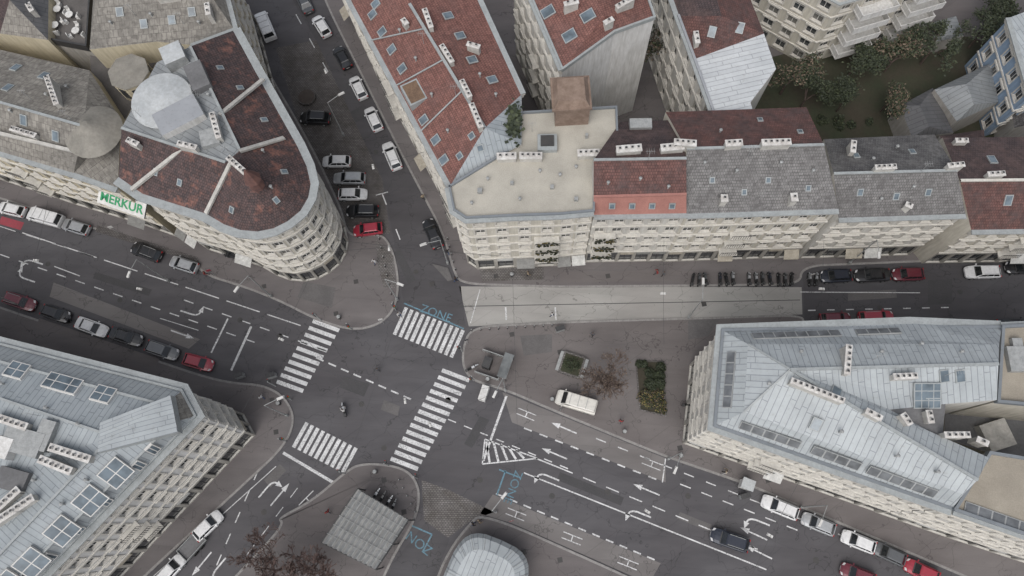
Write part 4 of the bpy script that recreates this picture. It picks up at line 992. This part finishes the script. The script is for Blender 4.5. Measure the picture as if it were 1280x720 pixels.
def shrub(name,poly,z0,h,lm,n,ls,seed=1):
    """clumped hedge: lumps spread evenly through a four-sided bed"""
    rnd=random.Random(seed); o=Obj(name); W=[P2(*p) for p in poly]; blobs=[]
    for k in range(16):
        u=rnd.uniform(.06,.94);v=rnd.uniform(.06,.94); w=W[0].lerp(W[1],u).lerp(W[3].lerp(W[2],u),v)
        blobs.append((w,rnd.uniform(.35,.8),rnd.uniform(.5,1)*h))
    for w,r,hh in blobs: o['stems'].tube((w.x,w.y,z0),(w.x+rnd.gauss(0,.2),w.y+rnd.gauss(0,.2),z0+hh*.7),.04,.015,BARK,4)
    for k in range(n):
        w,r,hh=rnd.choice(blobs); a=rnd.uniform(0,6.28); e=math.acos(rnd.uniform(0,1)); rr=r*rnd.uniform(.6,1.05)
        q=Vector((w.x+rr*math.sin(e)*math.cos(a),w.y+rr*math.sin(e)*math.sin(a),z0+hh*math.cos(e)*rnd.uniform(.5,1)))
        a=Vector((rnd.gauss(0,1),rnd.gauss(0,1),rnd.gauss(0,.6))).normalized(); c=a.orthogonal().normalized(); s=ls*rnd.uniform(.6,1.3)
        o['foliage'].add([q-a*s,q+c*s*.6,q+a*s,q-c*s*.6],rnd.choice(lm))
    return o.done()
TW=plain('twig_bark',(.17,.13,.11),(.12,.09,.078),2); TW2=plain('twig_bark_reddish',(.13,.085,.075),(.09,.062,.055),2)
tree('bare_tree',762,496,8.5,4.3,3,[L_BR,L_BR2],1300,.08,TW,depth=7,minr=.026)
tree('bare_tree',352,712,8.5,5.2,5,[L_BR2],500,.07,TW2,depth=7,minr=.028)
tree('bare_tree',405,724,7.5,4.2,8,[L_BR2],400,.07,TW2,depth=7,minr=.028)
bd=Obj('planting_bed'); W=[P(x,y,.13) for x,y in [(795,452),(828,452),(832,520),(800,512)]]
bd['soil'].add([Vector((w.x,w.y,.2)) for w in W][::-1],GRASS)
for i in range(4):
    A=W[i];B=W[(i+1)%4]; bd['edging'].box(((A.x+B.x)/2,(A.y+B.y)/2),((B-A).x,(B-A).y),(B-A).length+.15,.15,.1,.3+.01*i,COB2)
bd.done()
shrub('hedge',[(796,453),(828,453),(830,488),(798,483)],.2,1.1,[L_GR,L_DG,L_DG,L_DG],4200,.12,2)
shrub('hedge',[(798,486),(830,490),(831,519),(801,511)],.2,.9,[L_BR2,L_DG,L_DG,L_GR,L_YE],3200,.11,4)
pl=Obj('raised_planter'); c=P2(715,456,.5); d=pdir(700,442,730,452)
pl['walls'].box(c,d,2.9,2.9,.13,.6,COB2); pl['soil'].box(c,d,2.4,2.4,.6,.63,GRASS)
for s in(-1,1):
    pl['bench_slats'].box(c+d*s*1.65,d,.4,2.6,.5,.58,STEEL)
pl.done(); shrub('planter_shrub',[(708,450),(722,452),(722,462),(708,461)],.6,.6,[L_GR,L_DG],600,.1,6)
gd=Obj('garden_lawn')
gx=[(935,80),(1010,60),(1180,40),(1262,60),(1270,180),(1170,175),(1020,180),(945,160)]
W=[P(x,y,0) for x,y in gx]; gd['m'].add([Vector((w.x,w.y,.14)) for w in W][::-1],GRASS)
gd.done()
for i,(x,y,h,r) in enumerate([(975,118,9,3.6),(1000,135,7,3),(1060,95,7,3),(1105,90,8,3.5),(1150,80,9,4),(1045,140,6,2.6),(1100,140,6,2.5),(1210,60,8,3.5),(1225,45,7,3),(835,85,9,4),(830,50,10,3.5),(1250,10,9,4)]):
    tree('garden_tree',x,y,h,r,20+i,[L_GR,L_DG,L_DG] if i%3 else [L_GR,L_BR,L_DG],2600,.16)
shrub('garden_hedge',[(960,140),(1110,155),(1112,170),(965,158)],.14,1.6,[L_DG,L_GR],2500,.16,9)
shrub('garden_hedge',[(1060,55),(1180,50),(1185,70),(1065,68)],.14,1.8,[L_DG,L_GR],2500,.16,10)
rp=Obj('round_planter'); c=P(383,121,.4); rp['rim'].cyl(c,1.35,1.3,0,.45,COB,20,True); rp['soil'].cyl(c,1.15,1.15,.4,.47,plain('soil_dark',(.075,.06,.052),(.055,.045,.04),2),20); rp.done()
# ---------------------------------------------------------------- street furniture
def lamp(x,y,x2,y2,h=9,name='street_lamp'):
    o=Obj(name); p=P(x,y); d=pdir(x,y,x2,y2); b=o['pole']
    b.cyl(p,.16,.16,.1,.9,STEEL,10); b.cyl(p,.09,.05,.9,h,STEEL,8)
    q=p+Vector((d.x*1.8,d.y*1.8,0)); q.z=h+.5; p.z=h; b.tube(p,q,.05,.04,STEEL,6)
    o['head'].box((q.x+d.x*.3,q.y+d.y*.3),d,.9,.32,h+.4,h+.56,WHITEW,None,.8); o.done()
for a in [(340,371,320,400),(212,352,205,372),(497,375,515,382),(360,520,380,512),(632,489,622,510),(835,574,825,600),(1000,634,990,655),(560,330,545,335),(430,170,450,160),(620,640,640,615),(30,384,40,365),(1060,330,1060,355),(860,398,860,380)]: lamp(*a)
def signal(x,y,x2,y2):
    o=Obj('traffic_light'); p=P(x,y); d=pdir(x,y,x2,y2); o['pole'].cyl(p,.08,.07,.1,3.3,STEEL,8)
    H=o['head']; c=(p.x+d.x*.2,p.y+d.y*.2); H.box(c,d,.25,.3,2.3,3.2,DARKM)
    for k,m in enumerate((LAMPR,plain('amber_lens',(.4,.2,.02)),plain('green_lens',(.02,.2,.08)))):
        z=3.05-.29*k; H.cyl((c[0]+d.x*.15,c[1]+d.y*.15),.09,.09,z-.1,z+.08,m,8)
    o.done()
for a in [(402,401,380,390),(440,412,450,430),(495,388,510,400),(578,440,560,440),(592,476,580,490),(365,500,380,500),(358,552,380,545),(432,592,420,580),(486,582,490,565),(522,598,530,580),(345,483,340,465)]: signal(*a)
def sign(x,y,mat,shape='round'):
    o=Obj('traffic_sign'); p=P(x,y); o['pole'].cyl(p,.035,.035,.1,2.8,STEEL,6); o['plate'].box((p.x,p.y-.05),(1,.3),.55,.03,2.2,2.8,mat); o.done()
for x,y,m in [(270,345,PC['red']),(480,405,WHITEW),(585,430,PC['navy']),(900,593,WHITEW),(700,514,PC['navy']),(1008,350,WHITEW),(640,651,PC['red']),(150,292,WHITEW)]: sign(x,y,m)
def bin_(x,y):
    o=Obj('litter_bin'); p=P(x,y); o['m'].cyl(p,.22,.26,.13,.95,DARKM,10); o['m'].cyl(p,.27,.2,.95,1.05,STEEL,10); o.done()
for x,y in [(425,398),(350,505),(610,475),(690,500),(850,570),(640,345),(470,590),(780,540)]: bin_(x,y)
bo=Obj('bollards')
def bols(x1,y1,x2,y2,n):
    for i in range(n):
        t=i/(n-1); p=P(x1+(x2-x1)*t,y1+(y2-y1)*t); bo['m'].cyl(p,.07,.07,.12,.95,DARKM,8); bo['m'].cyl(p,.09,.03,.95,1.05,STEEL,8)
bols(475,300,492,380,8);bols(590,414,690,408,10);bols(500,600,520,640,5);bols(560,300,572,348,6)
bo.done()
k=Obj('subway_vent_kiosk'); c=P2(613,456,.6); d=pdir(595,447,638,462); nn=Vector((-d.y,d.x))
for s in(-1,1): k['rail'].box(c+nn*s*1.5,d,3.2,.1,.13,1.1,STEEL)
k['rail'].box(c+d*1.6,d,.1,2.9,.13,1.09,STEEL); k['box'].box(c-d*.4,d,1.0,1.4,.13,1.7,DARKM); k.done()
k=Obj('bus_shelter'); c=P2(632,457,2.4); d=pdir(632,457,622,485); nn=Vector((-d.y,d.x))
SHG=glassmat('shelter_glass',(.17,.18,.18),.2)
k['roof'].box(c,d,3.2,1.2,2.4,2.5,STEEL,SHG)
k['back'].box(c-nn*.55,d,3.0,.05,.3,2.3,SHG)
for s in(-1,1): k['posts'].cyl(c+d*s*1.5-nn*.48,.05,.05,.13,2.4,DARKM,6); k['posts'].cyl(c+d*s*1.5+nn*.48,.05,.05,.13,2.4,DARKM,6)
k['bench'].box(c-nn*.3,d,2,.4,.5,.56,WOOD); k.done()
k=Obj('newspaper_kiosk'); c=P(932,606,1); kd=pdir(900,593,935,607); k['m'].box(c,kd,1.2,1.0,.13,2.2,WHITEW); k['m'].box(c,kd,1.5,1.3,2.2,2.32,CAPZ); k.done()
k=Obj('utility_cabinet'); c=P(605,492,.5); k['m'].box(c,pdir(600,505,605,490),1.9,.9,.01,1.3,WHITEW); k.done()
for x,y in [(930,620),(340,470),(700,412),(300,470)]:
    k=Obj('utility_cabinet'); c=P(x,y,.5); k['m'].box(c,(1,.3),1.1,.5,.12,1.3,STEEL); k['m'].box(c,(1,.3),1.2,.6,1.3,1.36,DARKM); k.done()
w=Obj('overhead_wires')
def wire(x1,y1,z1,x2,y2,z2,r=.022,sag=.25,lampmid=False):
    A=P(x1,y1,z1);B=P(x2,y2,z2); n=8; pr=A
    for i in range(1,n+1):
        t=i/n; q=A.lerp(B,t); q.z-=sag*4*t*(1-t); w['wires'].tube(pr,q,r,r,DARKM,4); pr=q
    if lampmid:
        q=A.lerp(B,.5); q.z-=sag; w['hanging_lamps'].box(q,((B-A).x,(B-A).y),.3,.7,q.z-.35,q.z-.1,WHITEW,None,.7)
for a in [(395,315,11,575,300,11,.022,.4,True),(420,300,11,625,320,11,.022,.4,False),(300,330,8,590,660,8,.02,.3,False),(370,520,8,640,480,8,.02,.3,True),(395,330,10,300,520,10,.02,.4,True),(640,320,11,650,650,8,.02,.5,False),(500,390,7,430,590,7,.02,.3,False),(640,480,8,430,580,8,.02,.3,True),(190,300,10,150,420,10,.02,.4,True),(60,250,10,20,400,10,.02,.4,True),(830,300,11,830,430,8,.02,.4,True),(1030,300,11,1030,420,11,.02,.4,True),(860,560,11,760,720,9,.02,.5,True),(1000,600,11,930,740,9,.02,.5,True),(340,110,10,470,60,11,.02,.4,True),(400,220,10,530,190,11,.02,.4,True),(0,335,6,380,455,6,.018,.2,False),(380,455,6,640,540,6,.018,.2,False),(640,540,6,1000,690,6,.018,.2,False)]: wire(*a)
w.done()
# ---------------------------------------------------------------- camera, light
cd=bpy.data.cameras.new('camera'); cam=link(bpy.data.objects.new('camera',cd)); cd.sensor_width=36; cd.lens=36*F/1280; cd.clip_end=5000; cd.clip_start=.5
m=R.to_4x4(); m.translation=CAM; cam.matrix_world=m; scene.camera=cam
w_=bpy.data.worlds.new('World'); scene.world=w_; w_.use_nodes=True; nt=w_.node_tree; bg=nt.nodes['Background']
sky=nt.nodes.new('ShaderNodeTexSky'); sky.sky_type='NISHITA'; sky.sun_disc=False; sky.sun_elevation=math.radians(50); sky.sun_rotation=math.radians(200); sky.dust_density=4; sky.air_density=1
hs=nt.nodes.new('ShaderNodeHueSaturation'); hs.inputs['Saturation'].default_value=.4; nt.links.new(sky.outputs[0],hs.inputs['Color']); nt.links.new(hs.outputs[0],bg.inputs[0]); bg.inputs[1].default_value=.15
sd=bpy.data.lights.new('sun','SUN'); sd.energy=1.4; sd.angle=math.radians(60); sd.color=(1,.985,.965); so=link(bpy.data.objects.new('sun',sd))
az=math.radians(200); el=math.radians(58); dirv=Vector((math.sin(az)*math.cos(el),math.cos(az)*math.cos(el),math.sin(el)))
sky.sun_elevation=el
so.rotation_euler=(-dirv).to_track_quat('-Z','Y').to_euler(); so.location=(0,0,150)
scene.view_settings.view_transform='Standard'; scene.view_settings.look='None'; scene.view_settings.exposure=0
print('OBJ',len(bpy.data.objects))
